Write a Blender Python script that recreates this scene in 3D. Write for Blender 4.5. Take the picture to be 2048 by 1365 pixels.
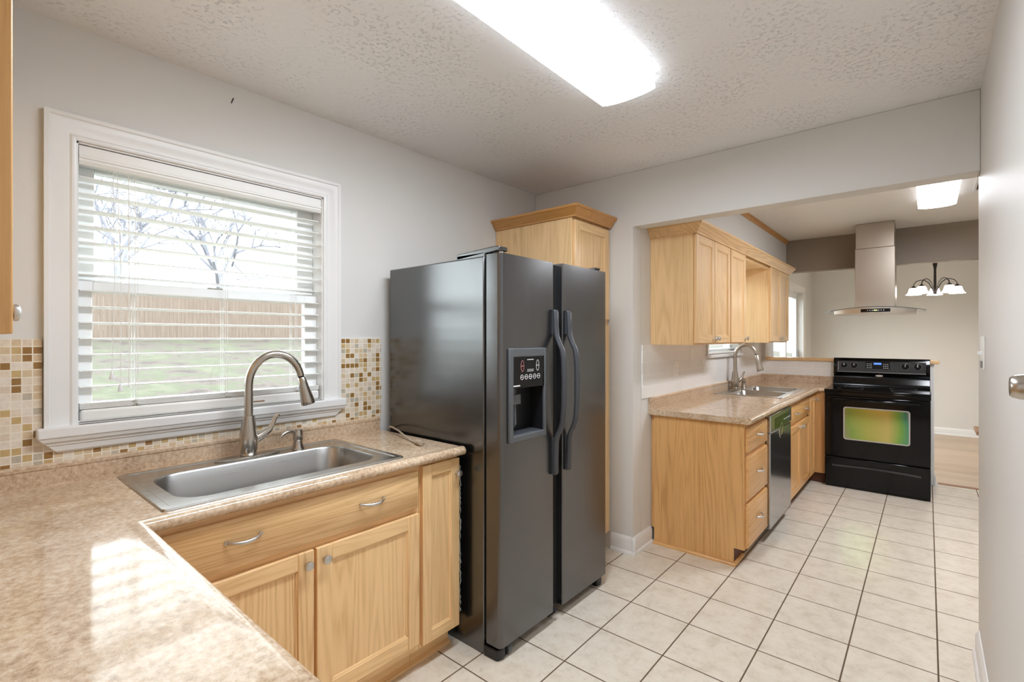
import bpy, bmesh, math, random
from mathutils import Vector, Matrix
random.seed(7)
PI = math.pi
S = bpy.context.scene
for _o in list(bpy.data.objects):
    bpy.data.objects.remove(_o)
COL = S.collection

# ------------------------------------------------------------------ camera, world, exposure
cam_d = bpy.data.cameras.new('camera')
cam = bpy.data.objects.new('camera', cam_d)
COL.objects.link(cam)
cam.location = (0, 0, 1.38)
cam.rotation_euler = (PI / 2, 0, math.atan(831 / 976))
cam_d.sensor_width = 36
cam_d.lens = 976 / 2048 * 36
cam_d.shift_y = -6 / 2048
cam_d.clip_start = 0.01
S.camera = cam

W = bpy.data.worlds.new('overcast')
S.world = W
W.use_nodes = True
bg = W.node_tree.nodes['Background']
bg.inputs[0].default_value = (0.90, 0.96, 1.0, 1)
bg.inputs[1].default_value = 3.0

S.view_settings.view_transform = 'Standard'
S.view_settings.look = 'None'
S.view_settings.gamma = 1
S.view_settings.exposure = 1.3
S.view_settings.use_curve_mapping = False
S.cycles.use_denoising = True
S.cycles.max_bounces = 10
S.cycles.diffuse_bounces = 6
S.cycles.transparent_max_bounces = 12
S.cycles.sample_clamp_indirect = 6
S.cycles.caustics_reflective = False
S.cycles.caustics_refractive = False
LENS_MAIN = 23.0
LENS_KITCHEN = 26.0
BULB = 60.0

# ------------------------------------------------------------------ materials
def lin(c):
    return tuple(((v / 255) / 12.92 if v / 255 <= 0.04045 else ((v / 255 + 0.055) / 1.055) ** 2.4) for v in c) + (1,)

def mat(name):
    m = bpy.data.materials.new(name)
    m.use_nodes = True
    nt = m.node_tree
    return m, nt, nt.nodes['Principled BSDF']

def node(nt, t, **kw):
    n = nt.nodes.new(t)
    for k, v in kw.items():
        if k in n.inputs:
            n.inputs[k].default_value = v
        else:
            setattr(n, k, v)
    return n

def ramp(nt, stops, interp='LINEAR'):
    r = nt.nodes.new('ShaderNodeValToRGB')
    r.color_ramp.interpolation = interp
    el = r.color_ramp.elements
    while len(el) < len(stops):
        el.new(0.5)
    for e, (p, c) in zip(el, stops):
        e.position = p
        e.color = c
    return r

def bump(nt, b, src, strength, dist):
    n = node(nt, 'ShaderNodeBump')
    n.inputs['Strength'].default_value = strength
    n.inputs['Distance'].default_value = dist
    nt.links.new(src, n.inputs['Height'])
    nt.links.new(n.outputs[0], b.inputs['Normal'])
    return n

def coords(nt, scale=(1, 1, 1), loc=(0, 0, 0), kind='Object'):
    tc = node(nt, 'ShaderNodeTexCoord')
    mp = node(nt, 'ShaderNodeMapping')
    mp.inputs['Scale'].default_value = scale
    mp.inputs['Location'].default_value = loc
    nt.links.new(tc.outputs[kind], mp.inputs[0])
    return mp

def plain(name, rgb, rough=0.5, metal=0.0, spec=0.5, coat=0.0):
    m, nt, b = mat(name)
    b.inputs['Base Color'].default_value = lin(rgb)
    b.inputs['Roughness'].default_value = rough
    b.inputs['Metallic'].default_value = metal
    b.inputs['Specular IOR Level'].default_value = spec
    b.inputs['Coat Weight'].default_value = coat
    return m

def emit(name, rgb, s):
    m, nt, b = mat(name)
    b.inputs['Base Color'].default_value = lin(rgb)
    b.inputs['Emission Color'].default_value = lin(rgb)
    b.inputs['Emission Strength'].default_value = s
    return m

def paint(name, rgb, rough=0.55, var=0.03):
    m, nt, b = mat(name)
    mp = coords(nt)
    n = node(nt, 'ShaderNodeTexNoise', Scale=1.7, Detail=4.0)
    nt.links.new(mp.outputs[0], n.inputs[0])
    c = lin(rgb)
    lo = tuple(v * (1 - var) for v in c[:3]) + (1,)
    r = ramp(nt, [(0.3, lo), (0.7, c)])
    nt.links.new(n.outputs[0], r.inputs[0])
    nt.links.new(r.outputs[0], b.inputs['Base Color'])
    b.inputs['Roughness'].default_value = rough
    n2 = node(nt, 'ShaderNodeTexNoise', Scale=90.0, Detail=2.0)
    nt.links.new(mp.outputs[0], n2.inputs[0])
    bump(nt, b, n2.outputs[0], 0.08, 0.003)
    return m

def ceiling_paint(name, rgb):
    m, nt, b = mat(name)
    mp = coords(nt)
    b.inputs['Base Color'].default_value = lin(rgb)
    b.inputs['Roughness'].default_value = 0.45
    n1 = node(nt, 'ShaderNodeTexNoise', Scale=60.0, Detail=4.0, Roughness=0.6, Distortion=0.4)
    nt.links.new(mp.outputs[0], n1.inputs[0])
    r1 = ramp(nt, [(0.56, (0, 0, 0, 1)), (0.70, (1, 1, 1, 1))])
    nt.links.new(n1.outputs[0], r1.inputs[0])
    n2 = node(nt, 'ShaderNodeTexNoise', Scale=3.0, Detail=2.0)
    nt.links.new(mp.outputs[0], n2.inputs[0])
    r2 = ramp(nt, [(0.40, (0.15, 0.15, 0.15, 1)), (0.62, (1, 1, 1, 1))])
    nt.links.new(n2.outputs[0], r2.inputs[0])
    mul = node(nt, 'ShaderNodeMath', operation='MULTIPLY')
    nt.links.new(r1.outputs[0], mul.inputs[0])
    nt.links.new(r2.outputs[0], mul.inputs[1])
    n3 = node(nt, 'ShaderNodeTexNoise', Scale=120.0, Detail=3.0)
    nt.links.new(mp.outputs[0], n3.inputs[0])
    ad = node(nt, 'ShaderNodeMath', operation='MULTIPLY_ADD')
    ad.inputs[1].default_value = 0.22
    nt.links.new(n3.outputs[0], ad.inputs[0])
    nt.links.new(mul.outputs[0], ad.inputs[2])
    bump(nt, b, ad.outputs[0], 0.75, 0.006)
    return m

def oak(name, axis, dark=(202, 156, 102), light=(228, 190, 138), rough=0.36):
    m, nt, b = mat(name)
    sc = [16.0, 16.0, 16.0]
    sc['xyz'.index(axis)] = 0.9
    tc = node(nt, 'ShaderNodeTexCoord')
    oi = node(nt, 'ShaderNodeObjectInfo')
    ml = node(nt, 'ShaderNodeVectorMath', operation='SCALE')
    ml.inputs['Scale'].default_value = 7.0
    cx = node(nt, 'ShaderNodeCombineXYZ')
    for i in range(3):
        nt.links.new(oi.outputs['Random'], cx.inputs[i])
    nt.links.new(cx.outputs[0], ml.inputs[0])
    ad = node(nt, 'ShaderNodeVectorMath', operation='ADD')
    nt.links.new(tc.outputs['Object'], ad.inputs[0])
    nt.links.new(ml.outputs[0], ad.inputs[1])
    mp = node(nt, 'ShaderNodeMapping')
    mp.inputs['Scale'].default_value = sc
    nt.links.new(ad.outputs[0], mp.inputs[0])
    # broad cathedral figure: contour lines of a stretched noise
    n1 = node(nt, 'ShaderNodeTexNoise', Scale=0.55, Detail=1.5, Roughness=0.4, Distortion=0.25)
    nt.links.new(mp.outputs[0], n1.inputs[0])
    k = node(nt, 'ShaderNodeMath', operation='MULTIPLY')
    k.inputs[1].default_value = 95.0
    nt.links.new(n1.outputs[0], k.inputs[0])
    sn = node(nt, 'ShaderNodeMath', operation='SINE')
    nt.links.new(k.outputs[0], sn.inputs[0])
    # fine pores
    mp2 = node(nt, 'ShaderNodeMapping')
    s2 = [210.0, 210.0, 210.0]
    s2['xyz'.index(axis)] = 7.0
    mp2.inputs['Scale'].default_value = s2
    nt.links.new(ad.outputs[0], mp2.inputs[0])
    n2 = node(nt, 'ShaderNodeTexNoise', Scale=1.0, Detail=3.0, Roughness=0.65)
    nt.links.new(mp2.outputs[0], n2.inputs[0])
    mix = node(nt, 'ShaderNodeMath', operation='MULTIPLY_ADD')
    mix.inputs[1].default_value = 0.13
    nt.links.new(sn.outputs[0], mix.inputs[0])
    soft = node(nt, 'ShaderNodeMath', operation='MULTIPLY_ADD')
    soft.inputs[1].default_value = 0.6
    soft.inputs[2].default_value = 0.2
    nt.links.new(n2.outputs[0], soft.inputs[0])
    nt.links.new(soft.outputs[0], mix.inputs[2])
    n3 = node(nt, 'ShaderNodeTexNoise', Scale=0.25, Detail=1.0)
    nt.links.new(mp.outputs[0], n3.inputs[0])
    mix2 = node(nt, 'ShaderNodeMath', operation='MULTIPLY_ADD')
    mix2.inputs[1].default_value = 0.5
    nt.links.new(n3.outputs[0], mix2.inputs[0])
    nt.links.new(mix.outputs[0], mix2.inputs[2])
    r = ramp(nt, [(0.38, lin(dark)), (0.68, lin(light)), (0.95, lin(tuple(min(255, v + 10) for v in light)))])
    nt.links.new(mix2.outputs[0], r.inputs[0])
    nt.links.new(r.outputs[0], b.inputs['Base Color'])
    b.inputs['Roughness'].default_value = rough
    b.inputs['Coat Weight'].default_value = 0.25
    b.inputs['Coat Roughness'].default_value = 0.25
    bump(nt, b, n2.outputs[0], 0.06, 0.002)
    return m

def laminate(name, rough):
    m, nt, b = mat(name)
    mp = coords(nt)
    n1 = node(nt, 'ShaderNodeTexNoise', Scale=5.0, Detail=6.0, Roughness=0.6, Distortion=1.0)
    n2 = node(nt, 'ShaderNodeTexNoise', Scale=75.0, Detail=5.0, Roughness=0.75)
    n3 = node(nt, 'ShaderNodeTexVoronoi', Scale=260.0)
    for n in (n1, n2, n3):
        nt.links.new(mp.outputs[0], n.inputs['Vector'])
    a = node(nt, 'ShaderNodeMath', operation='MULTIPLY_ADD')
    a.inputs[1].default_value = 0.30
    nt.links.new(n1.outputs[0], a.inputs[0])
    a2 = node(nt, 'ShaderNodeMath', operation='MULTIPLY')
    a2.inputs[1].default_value = 0.70
    nt.links.new(n2.outputs[0], a2.inputs[0])
    nt.links.new(a2.outputs[0], a.inputs[2])
    r = ramp(nt, [(0.34, lin((146, 117, 89))), (0.44, lin((186, 158, 128))), (0.53, lin((206, 181, 153))), (0.66, lin((228, 210, 187)))])
    nt.links.new(a.outputs[0], r.inputs[0])
    mx = node(nt, 'ShaderNodeMix', data_type='RGBA', blend_type='MULTIPLY')
    mx.inputs[0].default_value = 0.35
    r3 = ramp(nt, [(0.0, (0.55, 0.5, 0.45, 1)), (0.3, (1, 1, 1, 1))])
    nt.links.new(n3.outputs['Distance'], r3.inputs[0])
    nt.links.new(r.outputs[0], mx.inputs[6])
    nt.links.new(r3.outputs[0], mx.inputs[7])
    nt.links.new(mx.outputs[2], b.inputs['Base Color'])
    b.inputs['Roughness'].default_value = rough
    b.inputs['Specular IOR Level'].default_value = 0.85
    bump(nt, b, n1.outputs[0], 0.03, 0.01)
    return m

def floor_tile():
    m, nt, b = mat('beige_ceramic_tile')
    px, py = 0.3035, 0.3065
    mp = coords(nt, loc=(-0.034 + px * 20, -2.651 + py * 20, 0))
    br = node(nt, 'ShaderNodeTexBrick', offset=0.0, squash=1.0)
    br.inputs['Scale'].default_value = 1.0
    br.inputs['Mortar Size'].default_value = 0.0032
    br.inputs['Mortar Smooth'].default_value = 0.1
    br.inputs['Brick Width'].default_value = px
    br.inputs['Row Height'].default_value = py
    br.inputs['Color1'].default_value = (0.9, 0.9, 0.9, 1)
    br.inputs['Color2'].default_value = (1, 1, 1, 1)
    br.inputs['Mortar'].default_value = (0, 0, 0, 1)
    nt.links.new(mp.outputs[0], br.inputs[0])
    n1 = node(nt, 'ShaderNodeTexNoise', Scale=11.0, Detail=8.0, Roughness=0.7, Distortion=0.15)
    n2 = node(nt, 'ShaderNodeTexNoise', Scale=38.0, Detail=6.0, Roughness=0.7)
    for n in (n1, n2):
        nt.links.new(mp.outputs[0], n.inputs[0])
    r = ramp(nt, [(0.30, lin((202, 190, 171))), (0.5, lin((219, 209, 193))), (0.72, lin((227, 219, 205)))])
    nt.links.new(n1.outputs[0], r.inputs[0])
    r2 = ramp(nt, [(0.28, (0.78, 0.75, 0.70, 1)), (0.45, (1, 1, 1, 1))])
    nt.links.new(n2.outputs[0], r2.inputs[0])
    mx = node(nt, 'ShaderNodeMix', data_type='RGBA', blend_type='MULTIPLY')
    mx.inputs[0].default_value = 0.8
    nt.links.new(r.outputs[0], mx.inputs[6])
    nt.links.new(r2.outputs[0], mx.inputs[7])
    mg = node(nt, 'ShaderNodeMix', data_type='RGBA')
    nt.links.new(br.outputs['Fac'], mg.inputs[0])
    nt.links.new(mx.outputs[2], mg.inputs[6])
    mg.inputs[7].default_value = lin((98, 80, 62))
    nt.links.new(mg.outputs[2], b.inputs['Base Color'])
    rr = ramp(nt, [(0.0, (0.33, 0.33, 0.33, 1)), (1.0, (0.9, 0.9, 0.9, 1))])
    nt.links.new(br.outputs['Fac'], rr.inputs[0])
    nt.links.new(rr.outputs[0], b.inputs['Roughness'])
    inv = node(nt, 'ShaderNodeMath', operation='SUBTRACT')
    inv.inputs[0].default_value = 1.0
    nt.links.new(br.outputs['Fac'], inv.inputs[1])
    bump(nt, b, inv.outputs[0], 0.5, 0.002)
    return m

def plank_floor():
    m, nt, b = mat('pale_plank_floor')
    mp = coords(nt)
    br = node(nt, 'ShaderNodeTexBrick', offset=0.37)
    br.inputs['Scale'].default_value = 1.0
    br.inputs['Mortar Size'].default_value = 0.0012
    br.inputs['Brick Width'].default_value = 1.2
    br.inputs['Row Height'].default_value = 0.15
    br.inputs['Color1'].default_value = lin((196, 176, 154))
    br.inputs['Color2'].default_value = lin((180, 158, 135))
    br.inputs['Mortar'].default_value = lin((128, 108, 90))
    nt.links.new(mp.outputs[0], br.inputs[0])
    mp2 = coords(nt, scale=(2, 40, 1))
    n = node(nt, 'ShaderNodeTexNoise', Scale=1.5, Detail=4.0)
    nt.links.new(mp2.outputs[0], n.inputs[0])
    r = ramp(nt, [(0.3, (0.82, 0.8, 0.78, 1)), (0.6, (1, 1, 1, 1))])
    nt.links.new(n.outputs[0], r.inputs[0])
    mx = node(nt, 'ShaderNodeMix', data_type='RGBA', blend_type='MULTIPLY')
    mx.inputs[0].default_value = 0.7
    nt.links.new(br.outputs[0], mx.inputs[6])
    nt.links.new(r.outputs[0], mx.inputs[7])
    nt.links.new(mx.outputs[2], b.inputs['Base Color'])
    b.inputs['Roughness'].default_value = 0.4
    return m

def mosaic():
    # wall tile: object x = along wall, object z = up  (the mesh lies in the y-z plane)
    m, nt, b = mat('glass_and_stone_mosaic')
    P = 0.0248
    tc = node(nt, 'ShaderNodeTexCoord')
    sc = node(nt, 'ShaderNodeVectorMath', operation='SCALE')
    sc.inputs['Scale'].default_value = 1 / P
    nt.links.new(tc.outputs['Object'], sc.inputs[0])
    fl = node(nt, 'ShaderNodeVectorMath', operation='FLOOR')
    nt.links.new(sc.outputs[0], fl.inputs[0])
    sp0 = node(nt, 'ShaderNodeSeparateXYZ')
    nt.links.new(fl.outputs[0], sp0.inputs[0])
    cb = node(nt, 'ShaderNodeCombineXYZ')
    nt.links.new(sp0.outputs[1], cb.inputs[0])
    nt.links.new(sp0.outputs[2], cb.inputs[1])
    wn = node(nt, 'ShaderNodeTexWhiteNoise', noise_dimensions='2D')
    nt.links.new(cb.outputs[0], wn.inputs['Vector'])
    cols = [(0.0, (228, 214, 194)), (0.20, (214, 192, 158)), (0.34, (232, 222, 208)), (0.52, (200, 172, 120)),
            (0.62, (190, 182, 164)), (0.73, (152, 114, 60)), (0.87, (222, 206, 186))]
    r = ramp(nt, [(p, lin(c)) for p, c in cols], 'CONSTANT')
    nt.links.new(wn.outputs['Value'], r.inputs[0])
    n = node(nt, 'ShaderNodeTexNoise', Scale=70.0, Detail=4.0)
    nt.links.new(tc.outputs['Object'], n.inputs[0])
    rn = ramp(nt, [(0.3, (0.85, 0.82, 0.78, 1)), (0.65, (1, 1, 1, 1))])
    nt.links.new(n.outputs[0], rn.inputs[0])
    mx = node(nt, 'ShaderNodeMix', data_type='RGBA', blend_type='MULTIPLY')
    mx.inputs[0].default_value = 0.7
    nt.links.new(r.outputs[0], mx.inputs[6])
    nt.links.new(rn.outputs[0], mx.inputs[7])
    fr = node(nt, 'ShaderNodeVectorMath', operation='FRACTION')
    nt.links.new(sc.outputs[0], fr.inputs[0])
    sp = node(nt, 'ShaderNodeSeparateXYZ')
    nt.links.new(fr.outputs[0], sp.inputs[0])
    outs = []
    for i in (1, 2):
        d = node(nt, 'ShaderNodeMath', operation='SUBTRACT')
        d.inputs[1].default_value = 0.5
        nt.links.new(sp.outputs[i], d.inputs[0])
        ab = node(nt, 'ShaderNodeMath', operation='ABSOLUTE')
        nt.links.new(d.outputs[0], ab.inputs[0])
        outs.append(ab)
    mxm = node(nt, 'ShaderNodeMath', operation='MAXIMUM')
    nt.links.new(outs[0].outputs[0], mxm.inputs[0])
    nt.links.new(outs[1].outputs[0], mxm.inputs[1])
    gt = node(nt, 'ShaderNodeMath', operation='GREATER_THAN')
    gt.inputs[1].default_value = 0.435
    nt.links.new(mxm.outputs[0], gt.inputs[0])
    mg = node(nt, 'ShaderNodeMix', data_type='RGBA')
    nt.links.new(gt.outputs[0], mg.inputs[0])
    nt.links.new(mx.outputs[2], mg.inputs[6])
    mg.inputs[7].default_value = lin((236, 228, 212))
    nt.links.new(mg.outputs[2], b.inputs['Base Color'])
    b.inputs['Roughness'].default_value = 0.28
    inv = node(nt, 'ShaderNodeMath', operation='SUBTRACT')
    inv.inputs[0].default_value = 1.0
    nt.links.new(gt.outputs[0], inv.inputs[1])
    bump(nt, b, inv.outputs[0], 0.4, 0.002)
    return m

def subway(axis):
    m, nt, b = mat('white_subway_tile_' + axis)
    tc = node(nt, 'ShaderNodeTexCoord')
    sp = node(nt, 'ShaderNodeSeparateXYZ')
    nt.links.new(tc.outputs['Object'], sp.inputs[0])
    cb = node(nt, 'ShaderNodeCombineXYZ')
    nt.links.new(sp.outputs['xyz'.index(axis)], cb.inputs[0])
    nt.links.new(sp.outputs[2], cb.inputs[1])
    br = node(nt, 'ShaderNodeTexBrick', offset=0.5)
    br.inputs['Scale'].default_value = 1.0
    br.inputs['Mortar Size'].default_value = 0.0016
    br.inputs['Brick Width'].default_value = 0.155
    br.inputs['Row Height'].default_value = 0.078
    br.inputs['Color1'].default_value = lin((240, 238, 234))
    br.inputs['Color2'].default_value = lin((236, 233, 228))
    br.inputs['Mortar'].default_value = lin((250, 249, 247))
    nt.links.new(cb.outputs[0], br.inputs[0])
    nt.links.new(br.outputs[0], b.inputs['Base Color'])
    b.inputs['Roughness'].default_value = 0.2
    inv = node(nt, 'ShaderNodeMath', operation='SUBTRACT')
    inv.inputs[0].default_value = 1.0
    nt.links.new(br.outputs['Fac'], inv.inputs[1])
    bump(nt, b, inv.outputs[0], 0.4, 0.001)
    return m

def steel(name, rgb=(190, 188, 184), rough=0.28, axis='y', streak=0.06):
    m, nt, b = mat(name)
    b.inputs['Base Color'].default_value = lin(rgb)
    b.inputs['Metallic'].default_value = 1.0
    s = [500.0, 500.0, 500.0]
    s['xyz'.index(axis)] = 6.0
    mp = coords(nt, scale=s)
    n = node(nt, 'ShaderNodeTexNoise', Scale=1.0, Detail=2.0)
    nt.links.new(mp.outputs[0], n.inputs[0])
    ma = node(nt, 'ShaderNodeMath', operation='MULTIPLY_ADD')
    ma.inputs[1].default_value = streak * 2
    ma.inputs[2].default_value = rough - streak
    nt.links.new(n.outputs[0], ma.inputs[0])
    nt.links.new(ma.outputs[0], b.inputs['Roughness'])
    return m

def fridge_black(name, rough=0.22, bmp=0.12, dust=True):
    m, nt, b = mat(name)
    mp = coords(nt)
    n = node(nt, 'ShaderNodeTexNoise', Scale=260.0, Detail=2.0)
    nt.links.new(mp.outputs[0], n.inputs[0])
    bump(nt, b, n.outputs[0], bmp, 0.002)
    mp2 = coords(nt, scale=(16, 16, 3.5))
    n2 = node(nt, 'ShaderNodeTexNoise', Scale=0.9, Detail=3.0, Roughness=0.5)
    nt.links.new(mp2.outputs[0], n2.inputs[0])
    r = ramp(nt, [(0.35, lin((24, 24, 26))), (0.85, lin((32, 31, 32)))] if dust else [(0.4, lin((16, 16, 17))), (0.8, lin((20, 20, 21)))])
    nt.links.new(n2.outputs[0], r.inputs[0])
    nt.links.new(r.outputs[0], b.inputs['Base Color'])
    rr = ramp(nt, [(0.3, (rough,) * 3 + (1,)), (0.8, (rough + (0.03 if dust else 0.015),) * 3 + (1,))])
    nt.links.new(n2.outputs[0], rr.inputs[0])
    nt.links.new(rr.outputs[0], b.inputs['Roughness'])
    b.inputs['Specular IOR Level'].default_value = 0.95
    b.inputs['IOR'].default_value = 1.75
    return m

def pane_glass(name='clear_pane'):
    m, nt, b = mat(name)
    nt.nodes.remove(b)
    out = nt.nodes['Material Output']
    t = node(nt, 'ShaderNodeBsdfTransparent')
    t.inputs[0].default_value = (0.95, 0.97, 0.97, 1)
    g = node(nt, 'ShaderNodeBsdfGlossy', Roughness=0.02)
    mx = node(nt, 'ShaderNodeMixShader')
    lw = node(nt, 'ShaderNodeLayerWeight', Blend=0.5)
    pw = node(nt, 'ShaderNodeMath', operation='POWER')
    pw.inputs[1].default_value = 5.0
    nt.links.new(lw.outputs['Facing'], pw.inputs[0])
    ma = node(nt, 'ShaderNodeMath', operation='MULTIPLY_ADD')
    ma.inputs[1].default_value = 0.5
    ma.inputs[2].default_value = 0.03
    nt.links.new(pw.outputs[0], ma.inputs[0])
    nt.links.new(ma.outputs[0], mx.inputs[0])
    nt.links.new(t.outputs[0], mx.inputs[1])
    nt.links.new(g.outputs[0], mx.inputs[2])
    nt.links.new(mx.outputs[0], out.inputs[0])
    return m

def lit_lens(name, rgb, strength, half, side):
    """back-lit prismatic lens: two brighter bands under the tubes, weaker sides and ends"""
    m, nt, b = mat(name)
    tc = node(nt, 'ShaderNodeTexCoord')
    sp = node(nt, 'ShaderNodeSeparateXYZ')
    nt.links.new(tc.outputs['Object'], sp.inputs[0])
    ab = node(nt, 'ShaderNodeMath', operation='ABSOLUTE')
    nt.links.new(sp.outputs[0], ab.inputs[0])
    dv = node(nt, 'ShaderNodeMath', operation='DIVIDE')
    dv.inputs[1].default_value = half
    nt.links.new(ab.outputs[0], dv.inputs[0])
    r = ramp(nt, [(0.0, (0.62,) * 3 + (1,)), (0.25, (0.7,) * 3 + (1,)), (0.45, (1, 1, 1, 1)), (0.65, (0.9,) * 3 + (1,)), (0.90, (0.5,) * 3 + (1,)), (1.0, (0.25,) * 3 + (1,))])
    nt.links.new(dv.outputs[0], r.inputs[0])
    v = node(nt, 'ShaderNodeTexVoronoi', Scale=150.0, distance='CHEBYCHEV', Randomness=0.0)
    nt.links.new(tc.outputs['Object'], v.inputs['Vector'])
    ms = node(nt, 'ShaderNodeMath', operation='MULTIPLY_ADD')
    ms.inputs[1].default_value = 0.5 * strength
    ms.inputs[2].default_value = 0.8 * strength
    nt.links.new(v.outputs['Distance'], ms.inputs[0])
    fin = node(nt, 'ShaderNodeMath', operation='MULTIPLY')
    nt.links.new(r.outputs[0], fin.inputs[0])
    nt.links.new(ms.outputs[0], fin.inputs[1])
    ge = node(nt, 'ShaderNodeNewGeometry')
    sn = node(nt, 'ShaderNodeSeparateXYZ')
    nt.links.new(ge.outputs['True Normal'], sn.inputs[0])
    an = node(nt, 'ShaderNodeMath', operation='ABSOLUTE')
    nt.links.new(sn.outputs[2], an.inputs[0])
    rn = ramp(nt, [(0.5, (side,) * 3 + (1,)), (0.85, (1, 1, 1, 1))])
    nt.links.new(an.outputs[0], rn.inputs[0])
    fin2 = node(nt, 'ShaderNodeMath', operation='MULTIPLY')
    nt.links.new(fin.outputs[0], fin2.inputs[0])
    nt.links.new(rn.outputs[0], fin2.inputs[1])
    b.inputs['Base Color'].default_value = (0.85, 0.85, 0.85, 1)
    b.inputs['Roughness'].default_value = 0.25
    b.inputs['Emission Color'].default_value = lin(rgb)
    nt.links.new(fin2.outputs[0], b.inputs['Emission Strength'])
    return m

def oven_film():
    m, nt, b = mat('coated_oven_glass')
    tc = node(nt, 'ShaderNodeTexCoord')
    n = node(nt, 'ShaderNodeTexNoise', Scale=3.0, Detail=2.0)
    nt.links.new(tc.outputs['Object'], n.inputs[0])
    sp = node(nt, 'ShaderNodeSeparateXYZ')
    nt.links.new(tc.outputs['Generated'], sp.inputs[0])
    d = node(nt, 'ShaderNodeMath', operation='MULTIPLY_ADD')
    d.inputs[1].default_value = 0.30
    nt.links.new(n.outputs[0], d.inputs[0])
    sx = node(nt, 'ShaderNodeMath', operation='MULTIPLY')
    sx.inputs[1].default_value = 0.72
    nt.links.new(sp.outputs[0], sx.inputs[0])
    nt.links.new(sx.outputs[0], d.inputs[2])
    r = ramp(nt, [(0.10, lin((176, 172, 160))), (0.24, lin((150, 184, 106))), (0.42, lin((186, 194, 112))), (0.62, lin((208, 200, 130))),
                  (0.76, lin((140, 192, 104))), (0.86, lin((96, 170, 150))), (0.95, lin((190, 170, 180)))])
    nt.links.new(d.outputs[0], r.inputs[0])
    nt.links.new(r.outputs[0], b.inputs['Base Color'])
    b.inputs['Metallic'].default_value = 1.0
    b.inputs['Roughness'].default_value = 0.1
    return m

def lawn():
    m, nt, b = mat('patchy_winter_lawn')
    mp = coords(nt)
    n = node(nt, 'ShaderNodeTexNoise', Scale=1.1, Detail=9.0, Roughness=0.72)
    n2 = node(nt, 'ShaderNodeTexNoise', Scale=14.0, Detail=6.0, Roughness=0.8)
    for q in (n, n2):
        nt.links.new(mp.outputs[0], q.inputs[0])
    a = node(nt, 'ShaderNodeMath', operation='MULTIPLY_ADD')
    a.inputs[1].default_value = 0.35
    nt.links.new(n2.outputs[0], a.inputs[0])
    k = node(nt, 'ShaderNodeMath', operation='MULTIPLY')
    k.inputs[1].default_value = 0.95
    nt.links.new(n.outputs[0], k.inputs[0])
    nt.links.new(k.outputs[0], a.inputs[2])
    r = ramp(nt, [(0.56, lin((60, 50, 44))), (0.62, lin((92, 80, 74))), (0.67, lin((62, 68, 42))), (0.74, lin((86, 86, 66)))])
    nt.links.new(a.outputs[0], r.inputs[0])
    nt.links.new(r.outputs[0], b.inputs['Base Color'])
    b.inputs['Roughness'].default_value = 0.95
    return m

def fence_wood():
    m, nt, b = mat('weathered_fence_boards')
    mp = coords(nt, scale=(1, 7.2, 0.6))
    n = node(nt, 'ShaderNodeTexNoise', Scale=2.0, Detail=4.0)
    nt.links.new(mp.outputs[0], n.inputs[0])
    r = ramp(nt, [(0.3, lin((108, 92, 80))), (0.7, lin((126, 111, 99)))])
    nt.links.new(n.outputs[0], r.inputs[0])
    nt.links.new(r.outputs[0], b.inputs['Base Color'])
    b.inputs['Roughness'].default_value = 0.9
    return m

M = {}
M['wall'] = paint('light_grey_wall_paint', (218, 216, 212), 0.5)
M['taupe'] = paint('taupe_header_tone', (148, 134, 119), 0.5)  # darker, warmer tone used on the header alone
M['ceil'] = ceiling_paint('knockdown_ceiling_paint', (240, 240, 241))
M['ceil2'] = paint('smooth_ceiling_paint', (238, 234, 228), 0.6)
M['trim'] = plain('white_trim_paint', (230, 229, 227), 0.3)
M['vinyl'] = plain('white_vinyl', (238, 240, 240), 0.35)
M['blind'] = plain('white_faux_wood', (234, 233, 229), 0.35)
M['cord'] = plain('white_cord', (235, 235, 232), 0.7)
M['oz'] = oak('oak_upright', 'z')
M['ox'] = oak('oak_along_x', 'x')
M['oy'] = oak('oak_along_y', 'y')
M['odark'] = oak('oak_crown_stain', 'x', (150, 96, 42), (190, 136, 72))
M['odarky'] = oak('oak_crown_stain_y', 'y', (150, 96, 42), (190, 136, 72))
M['hz'] = oak('shaded_oak_upright', 'z', (176, 122, 66), (214, 164, 104))  # darker copy of the oak; the far base run's weaker light is in its colour
M['hy'] = oak('shaded_oak_along_y', 'y', (176, 122, 66), (214, 164, 104))
M['hx'] = oak('shaded_oak_along_x', 'x', (176, 122, 66), (214, 164, 104))
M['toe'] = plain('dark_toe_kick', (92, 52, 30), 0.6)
M['lam'] = laminate('beige_granite_laminate', 0.09)
M['lamb'] = laminate('beige_granite_laminate_splash', 0.3)
M['tile'] = floor_tile()
M['plank'] = plank_floor()
M['mosaic'] = mosaic()
M['subx'] = subway('x')
M['suby'] = subway('y')
M['steel'] = steel('brushed_steel', (198, 196, 192), 0.26, 'y')
M['steelx'] = steel('brushed_steel_x', (182, 172, 160), 0.3, 'z', 0.05)
M['dwsteel'] = steel('smooth_dishwasher_steel', (184, 187, 192), 0.2, 'z', 0.025)
M['bowl'] = steel('satin_sink_bowl', (168, 167, 165), 0.3, 'y')
M['nickel'] = plain('brushed_nickel', (188, 181, 172), 0.24, 1.0)
M['satin'] = plain('satin_nickel', (205, 202, 198), 0.34, 1.0)
M['chrome'] = plain('polished_steel', (215, 212, 206), 0.16, 1.0)
M['blackpl'] = plain('black_plastic', (26, 26, 28), 0.35)
M['handle'] = plain('charcoal_plastic', (62, 64, 68), 0.32)
M['frame'] = plain('grey_dispenser_plastic', (84, 87, 90), 0.36)
M['fridge'] = fridge_black('textured_black_enamel', 0.24, 0.16)
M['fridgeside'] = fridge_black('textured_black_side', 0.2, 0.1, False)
M['gloss'] = plain('gloss_black_glass', (6, 6, 7), 0.06, 0, 0.3)
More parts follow.
